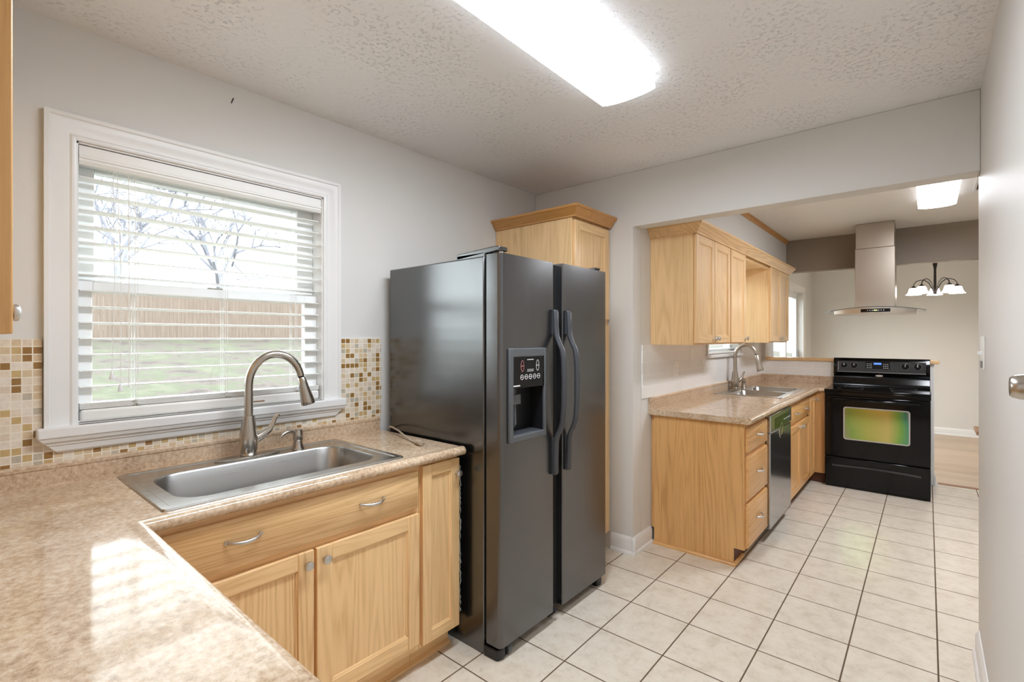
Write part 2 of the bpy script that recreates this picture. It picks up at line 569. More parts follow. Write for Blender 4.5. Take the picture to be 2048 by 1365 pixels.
M['black'] = plain('black_enamel', (7, 7, 8), 0.12, 0, 0.3)
M['gap'] = plain('dark_gasket', (10, 10, 11), 0.7)
M['icon'] = plain('white_print', (222, 222, 222), 0.5)
M['iconred'] = plain('red_print', (190, 120, 116), 0.5)
M['lcd'] = emit('blue_display', (70, 110, 210), 0.7)
M['led'] = emit('hood_display', (190, 220, 120), 0.8)
M['oven'] = oven_film()
M['rim'] = plain('grey_window_rim', (176, 172, 166), 0.4)
M['glass'] = pane_glass()
M['hoodglass'] = plain('tinted_hood_glass', (70, 74, 70), 0.05, 0, 0.8)
M['lens'] = lit_lens('prismatic_lens', (236, 245, 255), LENS_MAIN, 0.121, 0.16)
M['lens2'] = lit_lens('prismatic_lens_warm', (242, 246, 255), LENS_KITCHEN, 0.112, 0.06)
M['fix'] = plain('white_fixture_steel', (240, 240, 238), 0.4)
M['shade'] = emit('lit_glass_shade', (255, 246, 234), 5.0)
M['bulb'] = emit('lamp_bulb', (255, 242, 226), BULB)
M['bronze'] = plain('dark_bronze', (44, 40, 38), 0.4, 0.6)
M['switch'] = plain('white_switch_plate', (238, 237, 233), 0.35)
M['grey'] = plain('grey_plastic', (132, 130, 128), 0.5)
M['greycord'] = plain('tan_grey_cord', (176, 160, 142), 0.55)
M['caulk'] = plain('dried_caulk', (206, 204, 198), 0.7)
M['lawn'] = lawn()
M['fence'] = fence_wood()
M['bark'] = plain('haze_paled_bark', (142, 142, 150), 0.9)  # outdoor haze and glare are mixed into this lightened bark colour
M['leaf'] = plain('pale_foliage', (150, 160, 150), 0.9)
M['timber'] = plain('grey_timber', (128, 128, 132), 0.9)
M['ledge'] = plain('brown_ledge_wood', (150, 112, 84), 0.45)

# ------------------------------------------------------------------ mesh helpers
class B:
    def __init__(s):
        s.bm = bmesh.new()

    def box(s, x0, x1, y0, y1, z0, z1, m=0, T=None):
        vs = [(x, y, z) for x in (x0, x1) for y in (y0, y1) for z in (z0, z1)]
        if T:
            vs = [T(*v) for v in vs]
        v = [s.bm.verts.new(p) for p in vs]
        for q in ((0, 1, 3, 2), (4, 6, 7, 5), (0, 4, 5, 1), (2, 3, 7, 6), (0, 2, 6, 4), (1, 5, 7, 3)):
            f = s.bm.faces.new([v[i] for i in q])
            f.material_index = m
        return s

    def prism(s, pts, vec, m=0):
        vec = Vector(vec)
        a = [s.bm.verts.new(p) for p in pts]
        b = [s.bm.verts.new(Vector(p) + vec) for p in pts]
        n = len(pts)
        fs = [s.bm.faces.new(a[::-1]), s.bm.faces.new(b)]
        for i in range(n):
            fs.append(s.bm.faces.new([a[i], a[(i + 1) % n], b[(i + 1) % n], b[i]]))
        for f in fs:
            f.material_index = m
        return s

    def loft(s, rings, m=0, caps=True):
        R = [[s.bm.verts.new(p) for p in r] for r in rings]
        n = len(R[0])
        for a, b in zip(R, R[1:]):
            for i in range(n):
                f = s.bm.faces.new([a[i], a[(i + 1) % n], b[(i + 1) % n], b[i]])
                f.material_index = m
        if caps:
            for r in (R[0][::-1], R[-1]):
                f = s.bm.faces.new(r)
                f.material_index = m
        return s

    def tube(s, pts, r, n=12, m=0, flat=1.0):
        pts = [Vector(p) for p in pts]
        rs = r if isinstance(r, (list, tuple)) else [r] * len(pts)
        up = None
        rings = []
        for i, p in enumerate(pts):
            t = (pts[min(i + 1, len(pts) - 1)] - pts[max(i - 1, 0)]).normalized()
            if up is None:
                up = Vector((0, 0, 1)) if abs(t.z) < 0.9 else Vector((1, 0, 0))
            a = (up - t * up.dot(t)).normalized()
            b = t.cross(a)
            up = a
            rings.append([p + (a * math.cos(2 * PI * k / n) + b * flat * math.sin(2 * PI * k / n)) * rs[i] for k in range(n)])
        return s.loft(rings, m)

    def lathe(s, prof, loc=(0, 0, 0), axis='z', n=24, m=0, sgn=1):
        loc = Vector(loc)
        rings = []
        for r, h in prof:
            ring = []
            for k in range(n):
                c, d = r * math.cos(2 * PI * k / n), r * math.sin(2 * PI * k / n)
                h2 = h * sgn
                p = {'z': (c, d, h2), 'x': (h2, c, d), 'y': (c, h2, d)}[axis]
                ring.append(loc + Vector(p))
            rings.append(ring)
        return s.loft(rings, m)

ORI = {}

def link(name, data, loc, parent):
    o = bpy.data.objects.new(name, data)
    COL.objects.link(o)
    if parent:
        o.parent = parent
        ORI[o] = ORI[parent]
    else:
        o.location = loc
        ORI[o] = Vector(loc)
    return o

def obj(name, b, mats, parent=None, bev=0.0, base=None, seg=2, smooth=40):
    bmesh.ops.recalc_face_normals(b.bm, faces=b.bm.faces)
    vs = [v.co for v in b.bm.verts]
    if parent:
        L = ORI[parent]
    elif base is not None:
        L = Vector(base)
    else:
        xs, ys, zs = [v.x for v in vs], [v.y for v in vs], [v.z for v in vs]
        L = Vector(((min(xs) + max(xs)) / 2, (min(ys) + max(ys)) / 2, min(zs)))
    for v in b.bm.verts:
        v.co -= L
    me = bpy.data.meshes.new(name)
    b.bm.to_mesh(me)
    b.bm.free()
    for mm in (mats if isinstance(mats, (list, tuple)) else [mats]):
        me.materials.append(M[mm])
    me.shade_smooth()
    me.set_sharp_from_angle(angle=math.radians(smooth))
    o = link(name, me, L, parent)
    if bev:
        md = o.modifiers.new('bevel', 'BEVEL')
        md.width = bev
        md.segments = seg
        md.limit_method = 'ANGLE'
        md.angle_limit = math.radians(40)
        md.harden_normals = False
    return o

def thing(name, label, cat, loc, group=None):
    o = link(name, None, loc, None)
    o.empty_display_size = 0.05
    return tag(o, label, cat, group)

def tag(o, label, cat, group=None):
    o['label'] = label
    o['category'] = cat
    if group:
        o['group'] = group
    return o

def struct(o):
    o['kind'] = 'structure'
    return o

def box(*a, **k):
    return B().box(*a, **k)

# face frames: (u, v, w) -> world, u along the face, v up, w outward
def face_px(x0):                     # face looking +X, u = world Y
    return lambda u, v, w: (x0 + w, u, v)

def face_ny(y0):                     # face looking -Y, u = world X
    return lambda u, v, w: (u, y0 - w, v)

def face_py(y0):                     # face looking +Y, u = world X
    return lambda u, v, w: (u, y0 + w, v)

def panel_door(T, u0, u1, v0, v1, parent, mats, s=0.055, t=0.019, name='door', knob=None):
    """frame-and-panel door: stiles (grain up), rails (grain across), recessed panel with a sloped inner bead"""
    b = B()
    b.box(u0, u0 + s, v0, v1, 0, t, 0, T)
    b.box(u1 - s, u1, v0, v1, 0, t, 0, T)
    b.box(u0 + s, u1 - s, v0, v0 + s, 0, t, 1, T)
    b.box(u0 + s, u1 - s, v1 - s, v1, 0, t, 1, T)
    a0, a1, c0, c1 = u0 + s, u1 - s, v0 + s, v1 - s
    e, d = 0.009, t - 0.009
    b.box(a0 - 0.001, a1 + 0.001, c0 - 0.001, c1 + 0.001, 0.001, d, 0, T)
    for (p, q, mi) in (((a0, c0), (a0, c1), 0), ((a1, c1), (a1, c0), 0), ((a0, c1), (a1, c1), 1), ((a1, c0), (a0, c0), 1)):
        iu = lambda P: (P[0] + (e if P[0] == a0 else -e), P[1] + (e if P[1] == c0 else -e))
        P2, Q2 = iu(p), iu(q)
        h = t - 0.003
        vs = [T(p[0], p[1], d), T(p[0], p[1], h), T(P2[0], P2[1], d), T(q[0], q[1], d), T(q[0], q[1], h), T(Q2[0], Q2[1], d)]
        v = [b.bm.verts.new(x) for x in vs]
        for f in ((0, 1, 2), (3, 5, 4), (0, 3, 4, 1), (1, 4, 5, 2), (2, 5, 3, 0)):
            b.bm.faces.new([v[i] for i in f]).material_index = mi
    o = obj(name, b, mats, parent, bev=0.0025)
    if knob:
        add_knob(T, knob[0], knob[1], t, o)
    return o

def add_knob(T, u, v, w, parent, r=0.0155, mt='satin'):
    prof = [(0.0065, 0.0), (0.0055, 0.006), (0.005, 0.012), (0.009, 0.016), (r * 0.98, 0.019), (r, 0.022), (r * 0.93, 0.0255), (r * 0.6, 0.028), (0.001, 0.029)]
    b = B()
    rings = []
    for rr, h in prof:
        rings.append([T(u + rr * math.cos(2 * PI * k / 20), v + rr * math.sin(2 * PI * k / 20), w + h) for k in range(20)])
    b.loft(rings)
    return obj('knob', b, mt, parent)

def add_pull(T, u, v, w, parent, L=0.098, mt='satin'):
    """arched bar pull with flattened ends"""
    b = B()
    n = 14
    pts, rs = [], []
    for i in range(n + 1):
        a = i / n
        pts.append(T(u + (a - 0.5) * L, v - 0.004 * math.sin(a * PI), w + 0.003 + 0.024 * math.sin(a * PI) ** 0.7))
        rs.append(0.0042 + 0.0022 * abs(math.sin(a * PI)))
    b.tube(pts, rs, 10)
    for sg in (-1, 1):
        b.loft([[T(u + sg * L / 2 + 0.006 * math.cos(2 * PI * k / 12), v + 0.006 * math.sin(2 * PI * k / 12), w + h) for k in range(12)] for h in (0, 0.006)])
    return obj('handle', b, mt, parent)

def slab_front(T, u0, u1, v0, v1, parent, mats, name, t=0.019, pulls=()):
    b = B()
    e = 0.008
    pts = [(0, 0), (1, 0), (1, 1), (0, 1)]
    R = lambda i, w: [T(u0 + i if a == 0 else u1 - i, v0 + i if c == 0 else v1 - i, w) for a, c in pts]
    b.loft([R(0, 0), R(0, t - 0.006), R(e, t)])
    o = obj(name, b, mats, parent, bev=0.0015)
    for (u, v) in pulls:
        add_pull(T, u, v, t, o)
    return o

# ------------------------------------------------------------------ setting: near kitchen room
XW, XR, YN, YP, YB, XC, H, H2 = -2.215, 0.172, -0.29, 2.865, 2.98, -1.43, 2.44, 2.45
WY0, WY1, WZ0, WZ1 = 0.304, 1.198, 1.075, 2.054

struct(obj('floor', box(XW - 0.12, 1.7, YN - 0.1, 6.13, -0.06, 0.0), 'tile', base=(0, 0, 0)))
struct(obj('floor_dining', box(-1.6, 1.7, 6.13, 9.42, -0.06, 0.002), 'plank', base=(0, 6.13, 0)))

b = B()
b.box(XW - 0.14, XW, YN - 0.1, WY0, 0, H)
b.box(XW - 0.14, XW, WY1, YB, 0, H)
b.box(XW - 0.14, XW, WY0, WY1, 0, WZ0)
b.box(XW - 0.14, XW, WY0, WY1, WZ1, H)
struct(obj('wall_left', b, 'wall'))
b = B()
b.prism([(XW, YP, 0), (XC, YP, 0), (XC, YP, 2.091), (XR, YP, 2.091), (XR, YP, H), (XW, YP, H)], (0, YB - YP, 0))
struct(obj('wall_back', b, 'wall', bev=0.004))
struct(obj('wall_right', box(XR, XR + 0.12, YN - 0.1, YB, 0, H2), 'wall', bev=0.004))
struct(obj('wall_near', box(XW, XR, YN - 0.1, YN, 0, H), 'wall'))
struct(obj('ceiling', box(XW - 0.14, XR + 0.12, YN - 0.1, YB, H, H + 0.08), 'ceil', base=(0, 0, H)))

def baseboard(name, p0, p1, n, h=0.108, t=0.014, ext=0.0):
    """profiled baseboard from p0 to p1, n = direction it faces"""
    p0, p1, n = Vector(p0), Vector(p1), Vector(n)
    prof = [(0, 0), (t + 0.010, 0), (t + 0.010, 0.012), (t + 0.004, 0.020), (t, 0.022), (t, h - 0.022), (t - 0.005, h - 0.010), (0.004, h), (0, h)]
    b = B()
    b.prism([p0 + n * a + Vector((0, 0, z)) for a, z in prof], p1 - p0)
    return struct(obj(name, b, 'trim'))

baseboard('baseboard_back', (-1.58, YP, 0), (XC + 0.024, YP, 0), (0, -1, 0))
baseboard('baseboard_column', (XC, YP - 0.02, 0), (XC, 3.124, 0), (1, 0, 0))
baseboard('baseboard_right', (XR, 0.6, 0), (XR, 2.93, 0), (-1, 0, 0))

# ------------------------------------------------------------------ setting: far kitchen and dining room
XD = -1.445
KY0, KY1, KZ0, KZ1 = 4.26, 5.12, 1.235, 2.0      # window over the far sink
PY0, PY1, PZ1 = 6.62, 8.50, 2.06                 # patio door opening
b = B()
b.box(XC - 0.14, XC, YB, KY0, 0, H2)
b.box(XC - 0.14, XC, KY1, 6.08, 0, H2)
b.box(XC - 0.14, XC, KY0, KY1, 0, KZ0)
b.box(XC - 0.14, XC, KY0, KY1, KZ1, H2)
struct(obj('wall_kitchen_left', b, 'wall'))
struct(obj('wall_soffit', box(XC, -1.19, YB, 6.08, 2.123, H2), 'wall'))
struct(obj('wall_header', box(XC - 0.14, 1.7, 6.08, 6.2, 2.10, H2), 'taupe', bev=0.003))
b = B()
b.box(XC, 0.048, 6.03, 6.13, 0, 1.135)
struct(obj('wall_half', b, 'trim', bev=0.003))
struct(obj('wall_jamb', box(XC - 0.14, -1.385, 6.014, 6.2, 1.137, 2.10), 'wall'))
b = B()
b.box(XD - 0.14, XD, 6.2, PY0, 0, H2)
b.box(XD - 0.14, XD, PY1, 9.3, 0, H2)
b.box(XD - 0.14, XD, PY0, PY1, PZ1, H2)
struct(obj('wall_dining_left', b, 'wall'))
struct(obj('wall_dining_back', box(XD - 0.14, 1.7, 9.3, 9.42, 0, H2), 'wall'))
struct(obj('wall_dining_right', box(1.6, 1.7, YB, 9.3, 0, H2), 'wall'))
struct(obj('wall_kitchen_near', box(XR + 0.12, 1.7, YB - 0.12, YB, 0, H2), 'wall'))
struct(obj('ceiling_kitchen', box(XC - 0.16, 1.7, YB, 9.42, H2, H2 + 0.08), 'ceil2', base=(0, 3, H2)))
baseboard('baseboard_dining', (XD, 9.3, 0.002), (1.6, 9.3, 0.002), (0, -1, 0), 0.10)
baseboard('baseboard_half_wall', (0.048, 6.02, 0), (0.048, 6.14, 0), (1, 0, 0), 0.10, 0.012)
b = B()
b.prism([(0, 6.105, 0.0), (0, 6.155, 0.0), (0, 6.15, 0.010), (0, 6.11, 0.010)], (1.5, 0, 0))
for v in b.bm.verts:
    v.co.x += 0.075
struct(obj('trim_threshold', b, 'ledge'))
b = B()
b.box(-1.3845, 0.085, 5.99, 6.16, 1.137, 1.168)
struct(obj('trim_half_wall_cap', b, 'oy', bev=0.006))
b = B()
b.prism([(-1.19, 2.99, H2 - 0.001), (-1.162, 2.99, H2 - 0.001), (-1.166, 2.99, H2 - 0.012), (-1.184, 2.99, H2 - 0.036), (-1.19, 2.99, H2 - 0.038)], (0, 3.085, 0))
struct(obj('trim_soffit', b, 'odarky'))

# white tile behind the far counter
b = B()
b.box(XC + 0.0006, XC + 0.0085, 2.99, KY0 - 0.06, 0.981, 1.335)
b.box(XC + 0.0006, XC + 0.0085, KY1 + 0.06, 6.02, 0.981, 1.335)
b.box(XC + 0.0006, XC + 0.0085, KY0 - 0.06, KY1 + 0.06, 0.981, 1.20)
tag(obj('tile_backsplash', b, 'suby', base=(XC, 2.99, 0.981)), 'white subway tile splash below the far wall cabinets and around the small sink window', 'tile splash')
tag(obj('tile_backsplash', box(XC + 0.009, -0.05, 6.012, 6.0295, 0.981, 1.1365), 'subx', base=(-1.385, 6.01, 0.981)),
    'white tile band on the half wall between brown counter and wooden cap', 'tile splash')

# ------------------------------------------------------------------ near window
w1 = link('window_1', None, (XW, 0.75, WZ0), None)
struct(w1)
def casing_ring(y0, y1, z0, z1, x, name, parent, wd=0.082, bottom=False, sgn=1):
    """mitred casing (left, top, right) with a stepped profile, facing +X*sgn"""
    prof = [(0.0, 0.010), (0.008, 0.013), (0.012, 0.013), (0.018, 0.010), (0.042, 0.012), (0.060, 0.019), (0.066, 0.019), (0.070, 0.023), (wd, 0.023), (wd, 0.0), (0.0, 0.0)]
    b = B()
    def pt(q, t, a):
        return (x + sgn * t, q[0] + a[0], q[1] + a[1])
    L0 = [(x + sgn * t, y0 - d, z0) for d, t in prof]
    L1 = [(x + sgn * t, y0 - d, z1 + d) for d, t in prof]
    R1 = [(x + sgn * t, y1 + d, z1 + d) for d, t in prof]
    R0 = [(x + sgn * t, y1 + d, z0) for d, t in prof]
    b.loft([L0, L1, R1, R0])
    return obj(name, b, 'trim', parent, smooth=25)
casing_ring(WY0, WY1, 1.085, WZ1, XW, 'window_casing', w1)
b = B()
b.box(XW - 0.12, XW + 0.001, WY0 - 0.005, WY0 + 0.006, WZ0, WZ1)
b.box(XW - 0.12, XW + 0.001, WY1 - 0.006, WY1 + 0.005, WZ0, WZ1)
b.box(XW - 0.12, XW + 0.001, WY0, WY1, WZ1 - 0.006, WZ1 + 0.005)
obj('window_jamb', b, 'trim', w1)
b = B()
b.box(XW - 0.12, XW + 0.03, WY0, WY1, 1.060, 1.085)
b.box(XW, XW + 0.042, 0.203, 1.302, 1.048, 1.085)
obj('window_sill', b, 'trim', w1, bev=0.006)
prof = [(0.040, 1.049), (0.036, 1.038), (0.030, 1.035), (0.028, 1.026), (0.024, 1.022), (0.020, 1.004), (0.014, 0.998), (0.0, 0.998), (0.0, 1.049)]
b = B()
b.loft([[(XW + t, 0.208 + (1.049 - z) * 0.95, z) for t, z in prof], [(XW + t, 1.297 - (1.049 - z) * 0.95, z) for t, z in prof]])
obj('window_apron', b, 'trim', w1, smooth=20)
def sash(y0, y1, z0, z1, x, st, top, bot, parent, name):
    b = B()
    sl, sr = st if isinstance(st, tuple) else (st, st)
    b.box(x - 0.018, x + 0.018, y0, y0 + sl, z0, z1)
    b.box(x - 0.018, x + 0.018, y1 - sr, y1, z0, z1)
    b.box(x - 0.018, x + 0.018, y0 + sl, y1 - sr, z0, z0 + bot)
    b.box(x - 0.018, x + 0.018, y0 + sl, y1 - sr, z1 - top, z1)
    o = obj(name, b, 'vinyl', parent, bev=0.004)
    obj('pane', box(x - 0.003, x + 0.001, y0 + sl - 0.005, y1 - sr + 0.005, z0 + bot - 0.005, z1 - top + 0.005), 'glass', o)
    return o
sash(WY0 + 0.006, WY1 - 0.006, 1.555, 2.048, -2.318, (0.056, 0.081), 0.070, 0.038, w1, 'sash')
sash(WY0 + 0.006, WY1 - 0.006, 1.088, 1.583, -2.280, (0.0445, 0.060), 0.036, 0.055, w1, 'sash')
b = B()
b.box(-2.30, -2.268, 0.72, 0.78, 1.583, 1.590)
obj('sash_lock', b, 'vinyl', w1, bev=0.003)

# blind
bl = thing('window_blind', 'white horizontal slat blind with moulded valance hanging in the big sink window', 'blind', (XW, 0.75, 2.0))
prof = [(0.004, 2.044), (0.010, 2.044), (0.010, 2.012), (0.014, 2.009), (0.014, 2.002), (0.010, 1.999), (0.010, 1.993), (0.013, 1.990), (0.008, 1.979), (0.004, 1.979)]
b = B()
b.prism([(XW - 0.012 + t, WY0 + 0.008, z) for t, z in prof], (0, WY1 - WY0 - 0.016, 0))
obj('valance', b, 'blind', bl, smooth=25)
obj('head_rail', box(XW - 0.075, XW - 0.02, WY0 + 0.012, WY1 - 0.012, 1.990, 2.040), 'blind', bl)
b = B()
zs = [1.940 - 0.0563 * i for i in range(14)]
for z in zs:
    T = lambda x, y, zz: (x, y, zz)
    pr = []
    for k in range(7):
        a = k / 6 - 0.5
        pr.append((XW - 0.042 + a * 0.051, WY0 + 0.012, z + 0.003 - 0.012 * a * a + a * 0.0035))
    lo = [(p[0], p[1], p[2] - 0.0032) for p in pr[::-1]]
    b.prism(pr + lo, (0, WY1 - WY0 - 0.024, 0))
obj('slats', b, 'blind', bl)
b = B()
for i in range(6):
    z = 1.132 + i * 0.0035
    b.box(XW - 0.066, XW - 0.017, WY0 + 0.012, WY1 - 0.012, z, z + 0.0028)
obj('gathered_slats', b, 'blind', bl)
obj('bottom_rail', box(XW - 0.068, XW - 0.012, WY0 + 0.012, WY1 - 0.012, 1.0875, 1.130), 'blind', bl, bev=0.010, seg=3)
obj('worn_patch', B().box(XW - 0.0125, XW - 0.0115, 0.868, 0.932, 1.100, 1.106), 'ledge', bl)
b = B()
for y in (0.475, 0.780, 1.075):
    for x in (XW - 0.068, XW - 0.016):
        for dy in (-0.004, 0.004):
            b.tube([(x, y + dy, 1.128), (x, y + dy, 1.99)], 0.0011, 6)
    b.tube([(XW - 0.012, y - 0.012, 1.15), (XW - 0.008, y, 1.156), (XW - 0.008, y + 0.012, 1.148), (XW - 0.009, y - 0.006, 1.142), (XW - 0.008, y + 0.016, 1.138)], 0.0022, 6)
obj('ladder_cord', b, 'cord', bl)
b = B()
for dy, zb in ((0, 1.26), (0.012, 1.215)):
    b.tube([(XW - 0.010, 0.405 + dy, 1.98), (XW - 0.008, 0.410 + dy * 1.5, 1.6), (XW - 0.008, 0.402 + dy * 2, zb)], 0.0012, 6)
obj('pull_cord', b, 'cord', bl)
for dy, zb in ((0, 1.26), (0.024, 1.215)):
    o = B().lathe([(0.002, 0.03), (0.005, 0.024), (0.009, 0.004), (0.0085, 0), (0.002, 0)], (XW - 0.008, 0.402 + dy, zb - 0.028), n=14)
    obj('cord_tassel', o, 'vinyl', bl)
b = B()
b.tube([(XW - 0.009, 0.45, 1.99), (XW - 0.007, 0.452, 1.30), (XW - 0.007, 0.448, 1.20)], 0.0016, 6)
obj('tilt_cord', b, 'cord', bl)

# mosaic splash around the near window
b = B()
t0, t1 = XW + 0.0006, XW + 0.0085
b.box(t0, t1, YN + 0.002, 0.219, 0.968, 1.3765)
b.box(t0, t1, 1.285, 1.520, 0.968, 1.3765)
b.box(t0, t1, 0.219, 1.285, 0.968, 1.06)
tag(obj('mosaic_backsplash', b, 'mosaic', base=(XW, 0.1225, 0.9555)), 'small square glass and stone mosaic splash around the big white window', 'tile splash')
tag(obj('wall_scratch', B().tube([(XW + 0.0015, 0.792, 2.362), (XW + 0.002, 0.800, 2.386)], 0.0018, 6), 'gap'),
    'tiny dark scratch high on the grey wall above the big window', 'mark')

# ------------------------------------------------------------------ near countertop
CZ, CT = 0.896, 0.036
ct = thing('countertop', 'glossy beige L-shaped laminate countertop holding the long single-bowl sink', 'countertop', (-1.9, 0.6, CZ - CT))
def nose(xe, out=0.014):
    """edge profile measured outward from xe: raised lip, step lines, round nose"""
    pr = [(-0.060, CZ), (-0.030, CZ), (-0.024, CZ + 0.0006), (-0.018, CZ + 0.0018), (-0.012, CZ + 0.0029), (-0.004, CZ + 0.0032)]
    for k in range(1, 8):
        a = PI / 2 - k * (PI * 0.86) / 7
        pr.append((-0.004 + 0.019 * math.cos(a), CZ - 0.0158 + 0.019 * math.sin(a)))
    pr += [(-0.012, CZ - CT), (-0.060, CZ - CT)]
    return pr
SX0, SX1, SY0, SY1 = -2.118, -1.640, 0.432, 1.190
FX, FY, RE = -1.569, 0.341, 1.512
b = B()
b.box(XW, SX0, YN, RE, CZ - CT, CZ)
b.box(SX1, FX - 0.060, 0.345, RE, CZ - CT, CZ)
b.box(SX0, SX1, YN, SY0, CZ - CT, CZ)
b.box(SX0, SX1, SY1, RE, CZ - CT, CZ)
b.box(SX1, FX - 0.060, YN, 0.345, CZ - CT, CZ)
b.box(FX - 0.060, -0.30, YN, FY - 0.060, CZ - CT, CZ)
pr = nose(0)
# mitred inside corner: front run (along Y) and return run (along X)
b.loft([[(FX + d, RE, z) for d, z in pr], [(FX + d, FY + d, z) for d, z in pr], [(-0.30, FY + d, z) for d, z in pr]])
obj('worktop', b, 'lam', ct, smooth=30)
b = B()
pr = [(0, CZ), (0.022, CZ), (0.022, CZ + 0.052), (0.025, CZ + 0.056), (0.025, CZ + 0.066), (0.020, CZ + 0.072), (0, CZ + 0.072)]
b.prism([(XW + d, YN, z) for d, z in pr], (0, 1.505 - YN, 0))
b.prism([(XW + 0.022, YN + d, z) for d, z in pr], (1.9, 0, 0))
obj('backsplash', b, 'lamb', ct, smooth=30)

# sink
def rrect(x0, x1, y0, y1, r, z, n=6):
    pts = []
    for cx, cy, a0 in ((x1 - r, y1 - r, 0), (x0 + r, y1 - r, PI / 2), (x0 + r, y0 + r, PI), (x1 - r, y0 + r, 1.5 * PI)):
        for k in range(n + 1):
            a = a0 + k * PI / 2 / n
            pts.append((cx + r * math.cos(a), cy + r * math.sin(a), z))
    return pts
def bridge(b, outer, inner):
    n = len(outer)
    O = [b.bm.verts.new(p) for p in outer]
    I = [b.bm.verts.new(p) for p in inner]
    for i in range(n):
        b.bm.faces.new([O[i], O[(i + 1) % n], I[(i + 1) % n], I[i]])
def sink_bowl(b, x0, x1, y0, y1, r, z, depth, m=0):
    rings = [rrect(x0, x1, y0, y1, r, z)]
    rings.append(rrect(x0 + 0.006, x1 - 0.006, y0 + 0.006, y1 - 0.006, r - 0.004, z - 0.006))
    rings.append(rrect(x0 + 0.012, x1 - 0.012, y0 + 0.012, y1 - 0.012, r - 0.006, z - depth + 0.05))
    rings.append(rrect(x0 + 0.022, x1 - 0.022, y0 + 0.022, y1 - 0.022, r - 0.008, z - depth + 0.016))
    rings.append(rrect(x0 + 0.05, x1 - 0.05, y0 + 0.05, y1 - 0.05, max(r - 0.02, 0.01), z - depth))
    b.loft(rings, m, caps=False)
    b.bm.faces.new([b.bm.verts.new(p) for p in rrect(x0 + 0.05, x1 - 0.05, y0 + 0.05, y1 - 0.05, max(r - 0.02, 0.01), z - depth)])
sk = thing('sink', 'long single-bowl stainless steel sink set in the near beige counter below the window', 'sink', (-1.88, 0.81, CZ))
zr = CZ + 0.006
b = B()
bridge(b, rrect(-2.148, -1.612, 0.400, 1.222, 0.012, CZ + 0.0008), rrect(-2.145, -1.615, 0.403, 1.219, 0.012, zr))
bridge(b, rrect(-2.145, -1.615, 0.403, 1.219, 0.012, zr), rrect(-2.125, -1.635, 0.423, 1.199, 0.012, zr))
bridge(b, rrect(-2.125, -1.635, 0.423, 1.199, 0.012, zr), rrect(-2.120, -1.640, 0.428, 1.194, 0.012, zr - 0.003))
bridge(b, rrect(-2.120, -1.640, 0.428, 1.194, 0.012, zr - 0.003), rrect(-2.040, -1.672, 0.462, 1.160, 0.09, zr - 0.003))
obj('rim', b, 'steel', sk, smooth=25)
b = B()
sink_bowl(b, -2.040, -1.672, 0.462, 1.160, 0.09, zr - 0.003, 0.19)
obj('bowl', b, 'bowl', sk, smooth=50)
obj('drain', B().lathe([(0.0, 0.004), (0.03, 0.003), (0.055, 0.006), (0.057, 0.0), (0.0, 0.0)], (-1.86, 0.81, zr - 0.193 + 0.0005)), 'chrome', sk)

# faucet (spout swung to the right along the wall)
def faucet(name, label, base, ang, reach, top, tipz, lever_ang, mt, zc):
    f = thing(name, label, 'faucet', (base[0], base[1], zc))
    x, y = base
    ca, sa = math.cos(ang), math.sin(ang)
    b = B()
    n = 28
    ring = lambda k, z: [(x + 0.030 * k * math.cos(2 * PI * i / n), y + 0.125 * k * math.sin(2 * PI * i / n) * (1 if abs(math.sin(2 * PI * i / n)) < 2 else 1), z) for i in range(n)]
    b.loft([ring(1, zc + 0.0005), ring(1, zc + 0.004), ring(0.9, zc + 0.007)])
    obj('base_plate', b, mt, f)
    b = B().lathe([(0.030, 0), (0.031, 0.006), (0.028, 0.010), (0.031, 0.02), (0.034, 0.05), (0.034, 0.075), (0.028, 0.12), (0.0225, 0.155), (0.0215, 0.162), (0.016, 0.163)], (x, y, zc + 0.006))
    obj('body', b, mt, f)
    R, V = reach / 2, reach * 0.62
    pts = [(x, y, zc + 0.16), (x, y, (zc + 0.16 + top - V) / 2), (x, y, top - V)]
    for k in range(1, 17):
        a = PI - k * (PI * 0.92) / 16
        d = R + R * math.cos(a)
        pts.append((x + ca * d, y + sa * d, top - V + V * math.sin(a)))
    b = B().tube(pts, [0.0165] * (len(pts) - 4) + [0.016, 0.0155, 0.015, 0.0145], 18)
    obj('spout', b, mt, f)
    e = Vector(pts[-1])
    dv = (e - Vector(pts[-2])).normalized()
    dv = (dv + Vector((ca * 0.03, sa * 0.03, -0.25))).normalized()
    b = B().tube([e - dv * 0.002, e + dv * 0.008], 0.0125, 16)
    obj('collar', b, 'gap', f)
    ln = max((e.z - tipz) / max(-dv.z, 0.2), 0.05)
    b = B().tube([e + dv * 0.007, e + dv * 0.010, e + dv * (0.4 * ln), e + dv * (0.86 * ln), e + dv * (0.95 * ln), e + dv * ln], [0.014, 0.016, 0.0205, 0.028, 0.029, 0.026], 20)
    obj('spray_head', b, mt, f)
    cl, sl = math.cos(lever_ang), math.sin(lever_ang)
    P = lambda d, z: (x + cl * d, y + sl * d, zc + z)
    b = B().tube([P(0.020, 0.070), P(0.040, 0.078), P(0.052, 0.084)], [0.019, 0.018, 0.017], 16)
    b.tube([P(0.050, 0.083), P(0.062, 0.090), P(0.078, 0.102), P(0.090, 0.125), P(0.100, 0.150), P(0.112, 0.158), P(0.118, 0.158)],
           [0.0165, 0.0155, 0.0125, 0.0095, 0.0085, 0.0105, 0.005], 14, flat=0.8)
    obj('lever', b, mt, f)
    return f
faucet('faucet', 'brushed nickel gooseneck pull-down faucet in front of the big window blind', (-2.090, 0.812), math.radians(78), 0.203, 1.313, 1.094, math.radians(80), 'nickel', zr - 0.003)
